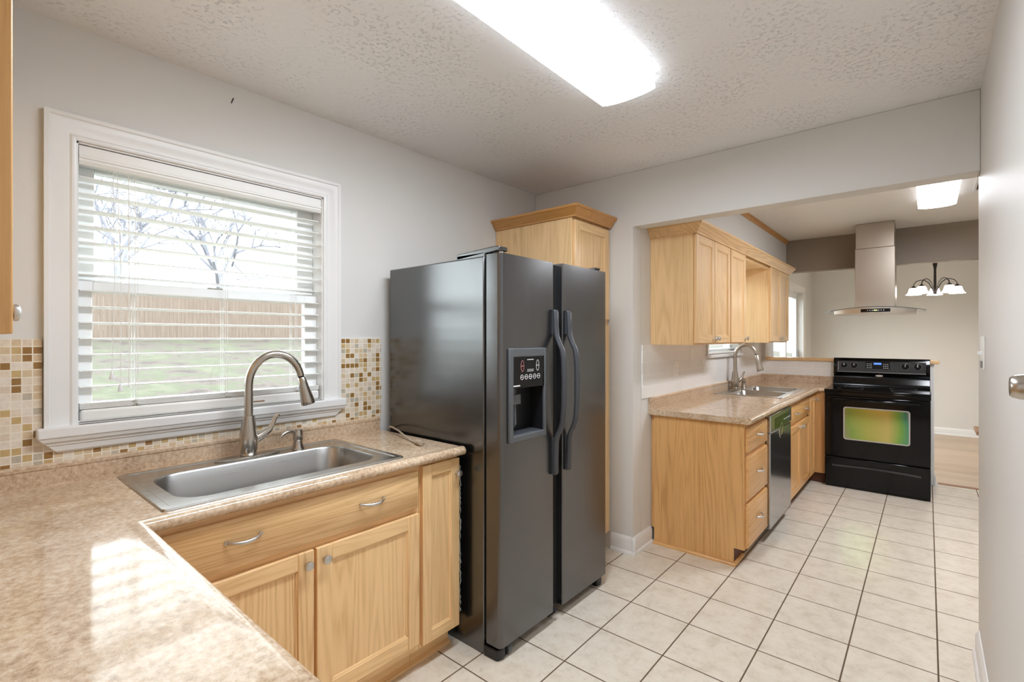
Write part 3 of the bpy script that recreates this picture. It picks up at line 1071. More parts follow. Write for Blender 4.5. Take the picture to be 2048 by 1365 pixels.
def dispenser(label, base, ang, mt, zc):
    s = thing('soap_dispenser', label, 'soap dispenser', (base[0], base[1], zc))
    obj('body', B().lathe([(0.026, 0), (0.026, 0.004), (0.022, 0.012), (0.0185, 0.03), (0.0175, 0.036), (0.020, 0.040), (0.0205, 0.060), (0.019, 0.075), (0.017, 0.082), (0.004, 0.084)], (base[0], base[1], zc)), mt, s)
    P = lambda d, z: (base[0] + math.cos(ang) * d, base[1] + math.sin(ang) * d, zc + z)
    obj('nozzle', B().tube([P(0.012, 0.072), P(0.035, 0.080), P(0.055, 0.080), P(0.072, 0.072), P(0.082, 0.060)], [0.007, 0.0075, 0.007, 0.0065, 0.005], 12), mt, s)
    return s
dispenser('short brushed nickel soap dispenser beside the big window faucet', (-2.085, 1.012), math.radians(-80), 'nickel', zr - 0.003)

# grey cord with a plug lying over the near counter end
pc = thing('power_cord', 'tan-grey power cord with plug lying on the beige counter beside the black refrigerator', 'cord', (-1.8, 1.40, CZ))
b = B().tube([(-2.150, 1.5235, 0.902), (-2.125, 1.512, 0.916), (-2.10, 1.500, 0.926), (-2.06, 1.488, 0.928), (-1.98, 1.468, 0.922), (-1.90, 1.445, 0.910), (-1.83, 1.425, 0.9035), (-1.775, 1.41, 0.9025)], 0.0042, 10)
obj('cord', b, 'greycord', pc)
b = B().tube([(-1.785, 1.412, 0.9045), (-1.765, 1.407, 0.9075), (-1.745, 1.402, 0.9095), (-1.722, 1.397, 0.9095)], [0.006, 0.010, 0.0125, 0.0115], 12)
obj('plug', b, 'greycord', pc)
b = B()
for d in (-0.006, 0.006):
    b.box(-1.722 + d * 0.3, -1.706, 1.3965 + d - 0.001, 1.3965 + d + 0.001, 0.9035, 0.9095)
obj('prong', b, 'chrome', pc)

# ------------------------------------------------------------------ near base cabinets
CX = -1.600
TX = face_px(CX)
def base_cab(name, label, y0, y1, x0, x1, z1, mz, my, mx, toe_x, frame=0.035):
    t = thing(name, label, 'cabinet', ((x0 + x1) / 2, (y0 + y1) / 2, 0))
    return t
c1 = thing('base_cabinet', 'light oak sink cabinet with false drawer front and two doors below the near counter', 'cabinet', (-1.9, 0.8, 0))
b = B()
b.box(XW + 0.002, XW + 0.016, 0.05, 1.284, 0.10, 0.70)
b.box(XW + 0.002, CX - 0.019, 1.270, 1.284, 0.10, CZ - CT - 0.001)
b.box(XW + 0.002, CX - 0.019, 0.330, 0.344, 0.10, CZ - CT - 0.001)
b.box(XW + 0.002, CX - 0.019, 0.344, 1.270, 0.10, 0.116)
obj('carcass', b, 'oz', c1)
b = B()
zt = CZ - CT - 0.001
b.box(CX - 0.019, CX, 0.330, 0.395, 0.095, zt, 0)
b.box(CX - 0.019, CX, 1.262, 1.284, 0.095, zt, 0)
b.box(CX - 0.019, CX, 0.395, 1.262, 0.095, 0.150, 1)
b.box(CX - 0.019, CX, 0.395, 1.262, 0.650, 0.692, 1)
b.box(CX - 0.019, CX, 0.395, 1.262, 0.832, zt, 1)
b.box(CX - 0.019, CX, 0.815, 0.843, 0.150, 0.650, 0)
b.box(CX - 0.030, CX - 0.020, 0.395, 1.262, 0.150, 0.832, 0)
obj('face_frame', b, ['oz', 'oy'], c1)
slab_front(TX, 0.362, 1.273, 0.686, 0.836, c1, 'oy', 'drawer_front', pulls=((0.600, 0.772), (1.050, 0.769)))
panel_door(TX, 0.386, 0.824, 0.128, 0.663, c1, ['oz', 'oy'], knob=(0.797, 0.622))
panel_door(TX, 0.834, 1.273, 0.128, 0.663, c1, ['oz', 'oy'], knob=(0.861, 0.622))
obj('toe_board', box(CX - 0.075, CX - 0.060, 0.33, 1.284, 0.0, 0.095), 'oy', c1)
b = B()
b.prism([(CX - 0.060, 0.33, 0.0), (CX - 0.042, 0.33, 0.0), (CX - 0.045, 0.33, 0.011), (CX - 0.060, 0.33, 0.019)], (0, 0.954, 0))
obj('shoe_moulding', b, 'oy', c1)
c2 = thing('base_cabinet', 'narrow light oak cabinet with one slim door beside the black refrigerator', 'cabinet', (-1.9, 1.39, 0))
b = B()
b.box(XW + 0.002, CX - 0.019, 1.286, 1.298, 0.10, zt)
b.box(XW + 0.002, CX - 0.019, 1.488, 1.500, 0.10, zt)
b.box(XW + 0.002, CX - 0.019, 1.298, 1.488, 0.10, 0.116)
obj('carcass', b, 'oz', c2)
b = B()
b.box(CX - 0.019, CX, 1.286, 1.306, 0.095, zt, 0)
b.box(CX - 0.019, CX, 1.480, 1.500, 0.095, zt, 0)
b.box(CX - 0.019, CX, 1.306, 1.480, 0.095, 0.125, 1)
b.box(CX - 0.019, CX, 1.306, 1.480, 0.832, zt, 1)
obj('face_frame', b, ['oz', 'oy'], c2)
panel_door(TX, 1.292, 1.498, 0.108, 0.850, c2, ['oz', 'oy'], s=0.048, knob=(1.478, 0.786))
obj('toe_board', box(CX - 0.075, CX - 0.060, 1.286, 1.500, 0.0, 0.095), 'oy', c2)
b = B()
b.prism([(CX - 0.060, 1.286, 0.0), (CX - 0.042, 1.286, 0.0), (CX - 0.045, 1.286, 0.011), (CX - 0.060, 1.286, 0.019)], (0, 0.214, 0))
obj('shoe_moulding', b, 'oy', c2)
c3 = thing('base_cabinet', 'oak corner return cabinet hidden below the near counter end', 'cabinet', (-0.9, 0.0, 0))
TY = face_py(0.29)
b = B()
b.box(-1.58, -0.32, YN + 0.002, 0.271, 0.10, zt)
obj('carcass', b, 'oz', c3)
b = B()
b.box(-1.578, -0.32, 0.271, 0.29, 0.095, zt)
obj('face_frame', b, 'ox', c3)
for u0, u1 in ((-1.50, -0.93), (-0.92, -0.34)):
    panel_door(TY, u0, u1, 0.128, 0.663, c3, ['oz', 'ox'], knob=(u1 - 0.03, 0.622))
    slab_front(TY, u0, u1, 0.690, 0.842, c3, 'ox', 'drawer_front', pulls=(((u0 + u1) / 2, 0.77),))
obj('toe_board', box(-1.57, -0.32, 0.2, 0.215, 0, 0.1), 'ox', c3)

# upper cabinet at the left edge
u1 = thing('wall_cabinet', 'oak wall cabinet with round knob cut off at the left edge of the view', 'cabinet', (-1.6, -0.1, 1.386))
obj('carcass', box(XW + 0.002, -1.0, YN + 0.002, 0.049, 1.392, 2.16), 'oz', u1, bev=0.002)
panel_door(face_py(0.050), -1.297, -1.0, 1.386, 2.15, u1, ['hz', 'hx'], knob=(-1.262, 1.426))
panel_door(face_py(0.050), -1.86, -1.305, 1.386, 2.15, u1, ['hz', 'hx'], knob=(-1.832, 1.426))

# ------------------------------------------------------------------ refrigerator
fr = thing('refrigerator', 'tall black side-by-side refrigerator with ice and water dispenser beside the near counter', 'refrigerator', (-1.8, 1.98, 0))
FY0, FY1 = 1.535, 2.424
obj('body', box(-2.155, -1.470, FY0 + 0.003, FY1 - 0.003, 0.0, 1.738), 'fridgeside', fr, bev=0.006)
obj('gasket', box(-1.470, -1.452, FY0 + 0.012, FY1 - 0.012, 0.06, 1.73), 'gap', fr)
DX0, DX1 = -1.452, -1.370
def door_slab(y0, y1, z0, z1, curve_left, curve_right, hole=None):
    """fridge door: plan profile with rounded vertical edges, extruded up; optional dispenser hole"""
    def prof(a0, a1, rl, rr):
        p = [(DX0, a0)]
        if rl:
            for k in range(7):
                a = PI - k * PI / 2 / 6
                p.append((DX1 - rl + rl * math.sin(PI - a) if False else DX1 - rl * (1 - math.sin(k * PI / 2 / 6)), a0 + rl * (1 - math.cos(k * PI / 2 / 6))))
        else:
            p.append((DX1, a0))
        if rr:
            for k in range(7):
                p.append((DX1 - rr * (1 - math.cos(k * PI / 2 / 6)), a1 - rr * (1 - math.sin(k * PI / 2 / 6))))
        else:
            p.append((DX1, a1))
        p.append((DX0, a1))
        return p
    b = B()
    def seg(a0, a1, c0, c1, rl, rr):
        b.prism([(x, y, c0) for x, y in prof(a0, a1, rl, rr)], (0, 0, c1 - c0))
    if hole:
        h0, h1, g0, g1 = hole
        seg(y0, y1, z0, g0, curve_left, curve_right)
        seg(y0, y1, g1, z1, curve_left, curve_right)
        seg(y0, h0, g0, g1, curve_left, 0)
        seg(h1, y1, g0, g1, 0, curve_right)
    else:
        seg(y0, y1, z0, z1, curve_left, curve_right)
    return b
HOLE = (1.600, 1.830, 0.950, 1.160)
d1 = obj('freezer_door', door_slab(FY0, 1.922, 0.062, 1.742, 0.020, 0.012, HOLE), 'fridge', fr, smooth=30)
d2 = obj('refrigerator_door', door_slab(1.992, FY1, 0.062, 1.748, 0.006, 0.014), 'fridge', fr, smooth=30)
obj('door_edge', box(DX0, DX1 - 0.035, 1.922, 1.992, 0.065, 1.740), 'gap', fr)
def fridge_handle(y, parent):
    pts, rs = [], []
    for z, w in ((1.515, 0.012), (1.505, 0.018), (1.44, 0.020), (1.39, 0.024), (1.355, 0.040), (1.325, 0.056), (1.28, 0.064), (1.18, 0.068), (1.06, 0.066), (0.985, 0.060), (0.945, 0.046), (0.915, 0.028), (0.88, 0.020), (0.80, 0.018), (0.735, 0.018), (0.727, 0.012)):
        pts.append((DX1 + w - 0.004, y, z))
    b = B()
    rings = []
    for p in pts:
        rings.append([(p[0] + 0.013 * math.cos(2 * PI * k / 14), p[1] + 0.016 * math.sin(2 * PI * k / 14), p[2]) for k in range(14)])
    b.loft(rings)
    b.box(DX1 - 0.002, DX1 + 0.012, y - 0.013, y + 0.013, 1.40, 1.512)
    b.box(DX1 - 0.002, DX1 + 0.012, y - 0.013, y + 0.013, 0.730, 0.90)
    return obj('handle', b, 'handle', parent)
fridge_handle(1.915, d1)
fridge_handle(2.028, d2)
# dispenser bezel, control panel, recess
b = B()
z0, z1, y0, y1 = 0.925, 1.335, 1.580, 1.845
t = DX1 + 0.012
b.box(DX1 - 0.002, t, y0, HOLE[0] + 0.008, z0, z1)
b.box(DX1 - 0.002, t, HOLE[1] - 0.002, y1, z0, z1)
b.box(DX1 - 0.002, t, HOLE[0], HOLE[1], 1.296, z1)
b.box(DX1 - 0.002, t, HOLE[0], HOLE[1], z0, HOLE[2] + 0.004)
bz = obj('dispenser', b, 'frame', d1, bev=0.004)
dp = fr
b = B()
b.box(DX1 - 0.078, DX1 - 0.074, HOLE[0], HOLE[1], HOLE[2], HOLE[3])
b.box(DX1 - 0.078, DX1 - 0.001, HOLE[0] - 0.003, HOLE[0] + 0.001, HOLE[2], HOLE[3])
b.box(DX1 - 0.078, DX1 - 0.001, HOLE[1] - 0.001, HOLE[1] + 0.003, HOLE[2], HOLE[3])
b.box(DX1 - 0.078, DX1 + 0.004, HOLE[0], HOLE[1], HOLE[2] - 0.004, HOLE[2] + 0.002)
obj('dispenser_recess', b, 'blackpl', d1)
obj('control_panel', box(DX1 + 0.001, DX1 + 0.010, HOLE[0] + 0.006, HOLE[1] - 0.002, 1.160, 1.298), 'gloss', d1)
b = B()
b.tube([(DX1 - 0.045, 1.655, 1.158), (DX1 - 0.045, 1.655, 1.125)], [0.022, 0.022], 16)
b.loft([[(DX1 - 0.045 + 0.03 * sx, 1.645 + 0.042 * sy, z) for sx, sy in ((-1, -1), (1, -1), (1, 1), (-1, 1))] for z in (1.128, 1.086)])
b.tube([(DX1 - 0.040, 1.66, 1.09), (DX1 - 0.036, 1.66, 0.995), (DX1 - 0.038, 1.66, 0.985)], [0.017, 0.016, 0.010], 14, flat=0.7)
obj('dispenser_lever', b, 'frame', d1, smooth=30)
obj('drip_tray', box(DX1 - 0.070, DX1 + 0.002, HOLE[0] + 0.02, HOLE[1] - 0.01, HOLE[2] + 0.002, HOLE[2] + 0.007), 'handle', d1, bev=0.002)
xk = DX1 + 0.0100
def ringmark(b, y, z, r, flatz=1.0):
    n = 18
    a = [(xk + 0.0006, y + r * math.cos(2 * PI * k / n), z + r * flatz * math.sin(2 * PI * k / n)) for k in range(n)]
    c = [(xk + 0.0006, y + r * 0.78 * math.cos(2 * PI * k / n), z + (r * flatz - r * 0.22) * math.sin(2 * PI * k / n)) for k in range(n)]
    bridge(b, a, c)
for i in range(5):
    yy = 1.665 + i * 0.030
    b = B()
    ringmark(b, yy, 1.207, 0.0115)
    b.box(xk, xk + 0.0005, yy - 0.0095, yy + 0.0095, 1.2060, 1.2085)
    obj('button', b, 'icon', d1)
for yy in (1.668, 1.778):
    b = B()
    ringmark(b, yy, 1.256, 0.0115, 2.2)
    b.box(xk, xk + 0.0005, yy - 0.0092, yy + 0.0092, 1.2545, 1.2575)
    obj('button', b, 'iconred' if yy < 1.7 else 'icon', d1)
for a in ((1.282, 1.285), (1.238, 1.240), (1.231, 1.233)):
    obj('print_line', box(xk, xk + 0.0005, 1.702, 1.748, *a), 'icon', d1)
obj('name_print', box(xk, xk + 0.0005, 1.608, 1.652, 1.1680, 1.1735), 'icon', d1)
# hinge covers, feet, grille
b = B()
b.prism([(-1.66, FY0 + 0.02, 1.738), (-1.405, FY0 + 0.02, 1.756), (-1.395, FY0 + 0.02, 1.756), (-1.395, FY0 + 0.02, 1.775), (-1.42, FY0 + 0.02, 1.779), (-1.655, FY0 + 0.02, 1.766), (-1.665, FY0 + 0.02, 1.760)], (0, 0.055, 0))
b.box(-1.66, -1.48, FY0 + 0.02, FY0 + 0.075, 1.736, 1.76)
obj('hinge_cover', b, 'fridgeside', fr, bev=0.004)
b = B()
b.prism([(-1.60, FY1 - 0.065, 1.738), (-1.41, FY1 - 0.065, 1.752), (-1.40, FY1 - 0.065, 1.772), (-1.60, FY1 - 0.065, 1.766)], (0, 0.055, 0))
obj('hinge_cover', b, 'fridgeside', fr, bev=0.004)
for yy in (FY0 + 0.045, FY1 - 0.045):
    b = B().lathe([(0.010, 0.0), (0.010, 0.010)], (-1.408, yy, 1.744), n=14)
    obj('hinge_pin', b, 'chrome', fr)
b = B()
b.prism([(-1.468, FY0, 0.0), (-1.395, FY0 + 0.004, 0.0), (-1.385, FY0 + 0.030, 0.0), (-1.395, FY0 + 0.065, 0.0), (-1.468, FY0 + 0.065, 0.0)], (0, 0, 0.046))
obj('foot', b, 'blackpl', fr, bev=0.004)
b = B().tube([(-1.405, FY0 + 0.066, 0.024), (-1.405, FY0 + 0.092, 0.024)], 0.024, 18)
obj('roller', b, 'frame', fr)
b = B()
b.prism([(-1.468, FY1 - 0.06, 0.0), (-1.395, FY1 - 0.06, 0.0), (-1.388, FY1 - 0.03, 0.0), (-1.400, FY1, 0.0), (-1.468, FY1, 0.0)], (0, 0, 0.050))
obj('foot', b, 'blackpl', fr, bev=0.004)
obj('toe_grille', box(-1.500, -1.468, FY0 + 0.07, FY1 - 0.06, 0.012, 0.058), 'gap', fr)
obj('hinge_bracket', B().prism([(-1.468, 1.935, 0.058), (-1.380, 1.935, 0.058), (-1.372, 1.935, 0.052), (-1.415, 1.935, 0.012), (-1.468, 1.935, 0.012)], (0, 0.022, 0)), 'gap', fr)
b = B()
pts = []
z = 0.80
while z > 0.13:
    pts.append((-1.618 + random.uniform(-0.004, 0.004), FY0 + 0.0015, z))
    z -= random.uniform(0.006, 0.012)
b.tube(pts, [random.uniform(0.0008, 0.0026) for _ in pts], 6)
obj('dried_caulk_line', b, 'caulk', fr)

# ------------------------------------------------------------------ pantry
pn = thing('pantry_cabinet', 'tall oak pantry cabinet with dark crown standing behind the black refrigerator', 'cabinet', (-1.9, 2.65, 0))
PX, PY0_, PY1_ = -1.606, 2.432, 2.860
obj('carcass', box(XW + 0.002, PX, PY0_, PY1_, 0.095, 2.112), 'oz', pn, bev=0.002)
TP = face_px(PX)
panel_door(TP, PY0_ + 0.012, PY1_ - 0.012, 1.500, 2.085, pn, ['oz', 'oy'], knob=(PY0_ + 0.04, 1.54))
panel_door(TP, PY0_ + 0.012, PY1_ - 0.012, 0.118, 1.462, pn, ['oz', 'oy'], knob=(PY0_ + 0.04, 1.42))
obj('toe_board', box(XW + 0.002, PX - 0.06, PY0_, PY1_, 0.0, 0.095), 'oy', pn)
CR = [(0.0, 2.098), (0.010, 2.098), (0.012, 2.108), (0.018, 2.112), (0.030, 2.130), (0.044, 2.146), (0.050, 2.148), (0.050, 2.162), (0.0, 2.162)]
b = B()
b.loft([[(XW + 0.002, PY0_ - d, z) for d, z in CR], [(PX + 0.0195 + d, PY0_ - d, z) for d, z in CR], [(PX + 0.0195 + d, PY1_, z) for d, z in CR]])
b.box(XW + 0.002, PX + 0.0195, PY0_, PY1_, 2.114, 2.160)
obj('crown', b, 'odark', pn, smooth=25)

# ------------------------------------------------------------------ ceiling lights
def wrap_light(label, x0, x1, y0, y1, zc, zl, lensmat):
    t = thing('ceiling_light', label, 'ceiling light', ((x0 + x1) / 2, (y0 + y1) / 2, zl))
    xc, w = (x0 + x1) / 2, (x1 - x0) / 2
    b = B()
    b.box(xc - w * 0.86, xc + w * 0.86, y0 + 0.012, y1 - 0.012, zc - 0.042, zc - 0.0005)
    obj('housing', b, 'fix', t, bev=0.003)
    # wraparound lens: closed ends, gently bowed bottom
    pr = [(-w * 0.90, zc - 0.002), (-w, zl + 0.013), (-w * 0.985, zl + 0.009)]
    for k in range(1, 10):
        a = -1 + 2 * k / 10
        pr.append((w * a, zl + 0.010 * a * a - 0.002))
    pr += [(w * 0.985, zl + 0.009), (w, zl + 0.013), (w * 0.90, zc - 0.002)]
    b = B()
    v0 = [b.bm.verts.new((xc + p, y0, z)) for p, z in pr]
    v1 = [b.bm.verts.new((xc + p, y1, z)) for p, z in pr]
    for i in range(len(pr) - 1):
        b.bm.faces.new([v0[i], v0[i + 1], v1[i + 1], v1[i]])
    b.bm.faces.new(v0)
    b.bm.faces.new(v1[::-1])
    obj('lens', b, lensmat, t, smooth=25)
    return t
wrap_light('long wraparound fluorescent light on the textured ceiling of the near room', -1.070, -0.828, 0.635, 1.858, H, 2.372, 'lens')
wrap_light('wraparound fluorescent light on the smooth far kitchen ceiling', -0.058, 0.166, 3.72, 4.94, H2, 2.378, 'lens2')

# ceiling vent
vt = thing('ceiling_vent', 'small white framed dark vent on the far ceiling beside the grey wall end', 'vent', (0.40, 4.6, H2 - 0.01))
b = B()
for a in ((0.250, 0.264, 4.3, 4.84), (0.536, 0.55, 4.3, 4.84), (0.264, 0.536, 4.3, 4.314), (0.264, 0.536, 4.826, 4.84)):
    b.box(a[0], a[1], a[2], a[3], H2 - 0.012, H2 - 0.0005)
obj('frame', b, 'trim', vt)
b = B()
for i in range(12):
    yy = 4.33 + i * 0.041
    b.box(0.264, 0.536, yy, yy + 0.022, H2 - 0.008, H2 - 0.002)
obj('louvre', b, 'toe', vt)

# ------------------------------------------------------------------ far kitchen: base run
FXF = -0.835
TF = face_px(FXF)
FZ = 0.866
e1 = thing('base_cabinet', 'shade-toned oak three-drawer base cabinet with plain end panel beside the stainless dishwasher', 'cabinet', (-1.1, 3.38, 0))
b = B()
pts = [(XC + 0.026, 0.0), (-0.897, 0.0), (-0.897, 0.105), (FXF, 0.105), (FXF, FZ - 0.001), (XC + 0.026, FZ - 0.001)]
b.prism([(x, 3.125, z) for x, z in pts], (0, 0.014, 0))
obj('end_panel', b, 'hz', e1, bev=0.001)
b = B()
b.box(XC + 0.002, FXF - 0.03, 3.60, 3.614, 0.10, FZ - 0.001)
b.box(XC + 0.002, XC + 0.02, 3.14, 3.60, 0.10, FZ - 0.001)
b.box(XC + 0.02, FXF - 0.02, 3.14, 3.60, 0.10, 0.115)
obj('carcass', b, 'hz', e1)
b = B()
b.box(FXF - 0.019, FXF, 3.139, 3.165, 0.105, FZ - 0.001, 0)
b.box(FXF - 0.019, FXF, 3.590, 3.614, 0.105, FZ - 0.001, 0)
for z0, z1 in ((0.105, 0.125), (0.370, 0.400), (0.660, 0.690), (0.835, FZ - 0.001)):
    b.box(FXF - 0.019, FXF, 3.165, 3.590, z0, z1, 1)
b.box(FXF - 0.03, FXF - 0.02, 3.165, 3.590, 0.12, 0.85, 0)
obj('face_frame', b, ['hz', 'hy'], e1)
for z0, z1 in ((0.690, 0.838), (0.400, 0.664), (0.112, 0.378)):
    slab_front(TF, 3.146, 3.606, z0, z1, e1, 'hy', 'drawer', pulls=((3.376, (z0 + z1) / 2 + 0.012),))
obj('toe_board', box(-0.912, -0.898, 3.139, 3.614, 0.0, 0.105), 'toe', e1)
b = B()
sh = [(0.0, 0.0), (0.018, 0.0), (0.016, 0.010), (0.008, 0.018), (0.0, 0.019)]
b.loft([[(XC + 0.026, 3.125 - d, z) for d, z in sh], [(-0.897 + d, 3.125 - d, z) for d, z in sh], [(-0.897 + d, 3.30, z) for d, z in sh]])
obj('shoe_moulding', b, 'hx', e1)

dw = thing('dishwasher', 'stainless steel dishwasher built in between the far oak base cabinets', 'dishwasher', (-1.1, 3.96, 0))
obj('tub', box(XC + 0.03, -0.850, 3.630, 4.285, 0.10, FZ - 0.004), 'grey', dw)
obj('door', box(-0.850, -0.806, 3.632, 4.283, 0.085, 0.735), 'dwsteel', dw, bev=0.006)
hd = obj('control_panel', box(-0.850, -0.803, 3.632, 4.283, 0.737, 0.856), 'dwsteel', dw, bev=0.006)
obj('display_strip', box(-0.806, -0.802, 3.75, 4.27, 0.748, 0.822), 'gloss', dw)
b = B()
for i in range(8):
    b.box(-0.8025, -0.8015, 4.02 + i * 0.028, 4.03 + i * 0.028, 0.78, 0.79)
obj('button', b, 'icon', dw)
b = B().lathe([(0.0, 0.0), (0.058, 0.0), (0.058, 0.003), (0.050, 0.005), (0.030, 0.0015), (0.0, 0.001)], (-0.806, 3.955, 0.715), 'x', 24)
obj('handle_pocket', b, 'chrome', dw)
b = B().lathe([(0.0, 0.0), (0.012, 0.0), (0.012, 0.002), (0.0, 0.002)], (-0.806, 4.05, 0.22), 'x', 16)
obj('badge', b, 'chrome', dw)
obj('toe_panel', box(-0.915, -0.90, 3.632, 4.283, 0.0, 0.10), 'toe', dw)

e2 = thing('base_cabinet', 'shade-toned oak sink base cabinet with false front and doors beside the black range', 'cabinet', (-1.1, 4.9, 0))
b = B()
b.box(XC + 0.002, FXF - 0.02, 4.300, 4.314, 0.10, FZ - 0.001)
b.box(XC + 0.002, XC + 0.016, 4.314, 5.44, 0.10, 0.68)
b.box(XC + 0.016, FXF - 0.02, 4.314, 5.44, 0.10, 0.115)
obj('carcass', b, 'hz', e2)
b = B()
b.box(FXF - 0.019, FXF, 4.300, 4.345, 0.095, FZ - 0.001, 0)
b.box(FXF - 0.019, FXF, 5.120, 5.200, 0.095, FZ - 0.001, 0)
b.box(FXF - 0.019, FXF, 5.400, 5.445, 0.095, FZ - 0.001, 0)
for z0, z1 in ((0.095, 0.125), (0.665, 0.695), (0.835, FZ - 0.001)):
    b.box(FXF - 0.019, FXF, 4.345, 5.400, z0, z1, 1)
b.box(FXF - 0.03, FXF - 0.02, 4.345, 5.40, 0.12, 0.85, 0)
obj('face_frame', b, ['hz', 'hy'], e2)
slab_front(TF, 4.318, 5.150, 0.693, 0.838, e2, 'hy', 'drawer_front', pulls=((4.52, 0.768), (4.94, 0.768)))
panel_door(TF, 4.318, 4.730, 0.105, 0.668, e2, ['hz', 'hy'], knob=(4.703, 0.63))
panel_door(TF, 4.738, 5.150, 0.105, 0.668, e2, ['hz', 'hy'], knob=(4.765, 0.63))
panel_door(TF, 5.170, 5.425, 0.105, 0.838, e2, ['hz', 'hy'], s=0.05, knob=(5.40, 0.795))
obj('corner_filler', box(FXF - 0.019, -0.742, 5.446, 5.462, 0.095, FZ - 0.001), 'hz', e2)
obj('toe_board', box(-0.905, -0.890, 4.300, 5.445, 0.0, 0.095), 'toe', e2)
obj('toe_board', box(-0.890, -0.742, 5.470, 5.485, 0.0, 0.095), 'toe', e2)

# far countertop
ft = thing('countertop', 'beige laminate countertop with double-bowl sink in the far kitchen', 'countertop', (-1.1, 4.5, FZ))
FT = 0.902
SX0, SX1, SY0, SY1 = -1.375, -0.895, 4.335, 5.225
b = B()
fx = -0.800
yr = 5.43
b.box(XC, SX0, 3.098, 6.01, FZ, FT)
b.box(SX0, SX1, 3.098, SY0, FZ, FT)
b.box(SX0, SX1, SY1, 6.01, FZ, FT)
b.box(SX1, fx - 0.06, 3.098, 6.01, FZ, FT)
b.box(fx - 0.06, -0.742, yr + 0.06, 6.01, FZ, FT)
pr = [(-0.060, FT), (-0.030, FT), (-0.024, FT + 0.0006), (-0.018, FT + 0.0018), (-0.012, FT + 0.0029), (-0.004, FT + 0.0032)]
for k in range(1, 8):
    a = PI / 2 - k * (PI * 0.86) / 7
    pr.append((-0.004 + 0.019 * math.cos(a), FT - 0.0158 + 0.019 * math.sin(a)))
pr += [(-0.012, FZ), (-0.060, FZ)]
b.loft([[(fx + d, 3.098, z) for d, z in pr], [(fx + d, yr - d, z) for d, z in pr], [(-0.742, yr - d, z) for d, z in pr]])
obj('worktop', b, 'lam', ft, smooth=30)
b = B()
pr = [(0, FT), (0.022, FT), (0.022, FT + 0.058), (0.025, FT + 0.062), (0.025, FT + 0.073), (0.020, FT + 0.079), (0, FT + 0.079)]
b.loft([[(XC + d, 3.098, z) for d, z in pr], [(XC + d, 6.011 - d, z) for d, z in pr], [(-0.742, 6.011 - d, z) for d, z in pr]])
obj('backsplash', b, 'lamb', ft, smooth=30)

s2 = thing('sink', 'double-bowl stainless steel sink in the far kitchen counter', 'sink', (-1.13, 4.78, FT))
b = B()
z2 = FT + 0.005
ou = lambda r, z: rrect(-1.395 + r, -0.875 - r, 4.312 + r, 5.248 - r, 0.02, z)
bridge(b, ou(0, FT + 0.0006), ou(0.004, z2))
# rim plate with two bowl openings
def flat(x0, x1, y0, y1, z):
    b.bm.faces.new([b.bm.verts.new(p) for p in ((x0, y0, z), (x1, y0, z), (x1, y1, z), (x0, y1, z))])
bx0, bx1 = -1.30, -0.915
flat(-1.391, bx0, 4.316, 5.244, z2)
flat(bx1, -0.879, 4.316, 5.244, z2)
flat(bx0, bx1, 4.316, 4.350, z2)
flat(bx0, bx1, 4.762, 4.798, z2)
flat(bx0, bx1, 5.210, 5.244, z2)
for y0, y1 in ((4.350, 4.762), (4.798, 5.210)):
    q = rrect(bx0 + 0.004, bx1 - 0.004, y0 + 0.004, y1 - 0.004, 0.055, z2 - 0.001)
    cor = []
    n = len(q) // 4
    for (cx, cy) in ((bx1, y1), (bx0, y1), (bx0, y0), (bx1, y0)):
        cor += [(cx, cy, z2)] * n
    for c in range(4):
        cv = b.bm.verts.new(cor[c * n])
        vs = [b.bm.verts.new(p) for p in q[c * n:(c + 1) * n]]
        for i in range(n - 1):
            b.bm.faces.new([cv, vs[i], vs[i + 1]])
        nv = b.bm.verts.new(q[((c + 1) * n) % len(q)])
        cn = b.bm.verts.new(cor[((c + 1) * n) % len(q)])
        b.bm.faces.new([cv, vs[-1], nv, cn])
obj('rim', b, 'steel', s2, smooth=25)
for y0, y1 in ((4.350, 4.762), (4.798, 5.210)):
    b = B()
    sink_bowl(b, bx0 + 0.004, bx1 - 0.004, y0 + 0.004, y1 - 0.004, 0.055, z2 - 0.001, 0.17)
    obj('bowl', b, 'bowl', s2, smooth=50)
faucet('faucet', 'brushed steel gooseneck faucet standing behind the far double-bowl sink', (-1.350, 4.755), math.radians(2), 0.180, 1.318, 1.085, math.radians(60), 'steelx', z2)
dispenser('small steel soap dispenser beside the far gooseneck faucet', (-1.350, 5.03), math.radians(-70), 'steelx', z2)

# far window over the sink (mostly hidden by the cabinets)
w2 = struct(link('window_2', None, (XC, 4.69, KZ0), None))
casing_ring(KY0, KY1, KZ0, KZ1, XC, 'window_casing', w2, 0.06)
obj('window_sill', box(XC - 0.1, XC + 0.035, KY0 - 0.08, KY1 + 0.08, KZ0 - 0.028, KZ0), 'trim', w2, bev=0.005)
sash(KY0, KY1, KZ0, KZ1, XC - 0.08, 0.045, 0.05, 0.05, w2, 'sash')
b2 = thing('window_blind', 'white slat blind in the small window behind the far sink', 'blind', (XC - 0.03, 4.69, KZ0))
b = B()
for i in range(20):
    z = KZ0 + 0.045 + i * 0.034
    b.box(XC - 0.052, XC - 0.012, KY0 + 0.01, KY1 - 0.01, z, z + 0.003)
obj('slats', b, 'blind', b2)
obj('bottom_rail', box(XC - 0.054, XC - 0.010, KY0 + 0.01, KY1 - 0.01, KZ0 + 0.001, KZ0 + 0.022), 'blind', b2, bev=0.005)
obj('head_rail', box(XC - 0.056, XC - 0.008, KY0 + 0.01, KY1 - 0.01, KZ1 - 0.06, KZ1 - 0.006), 'blind', b2)

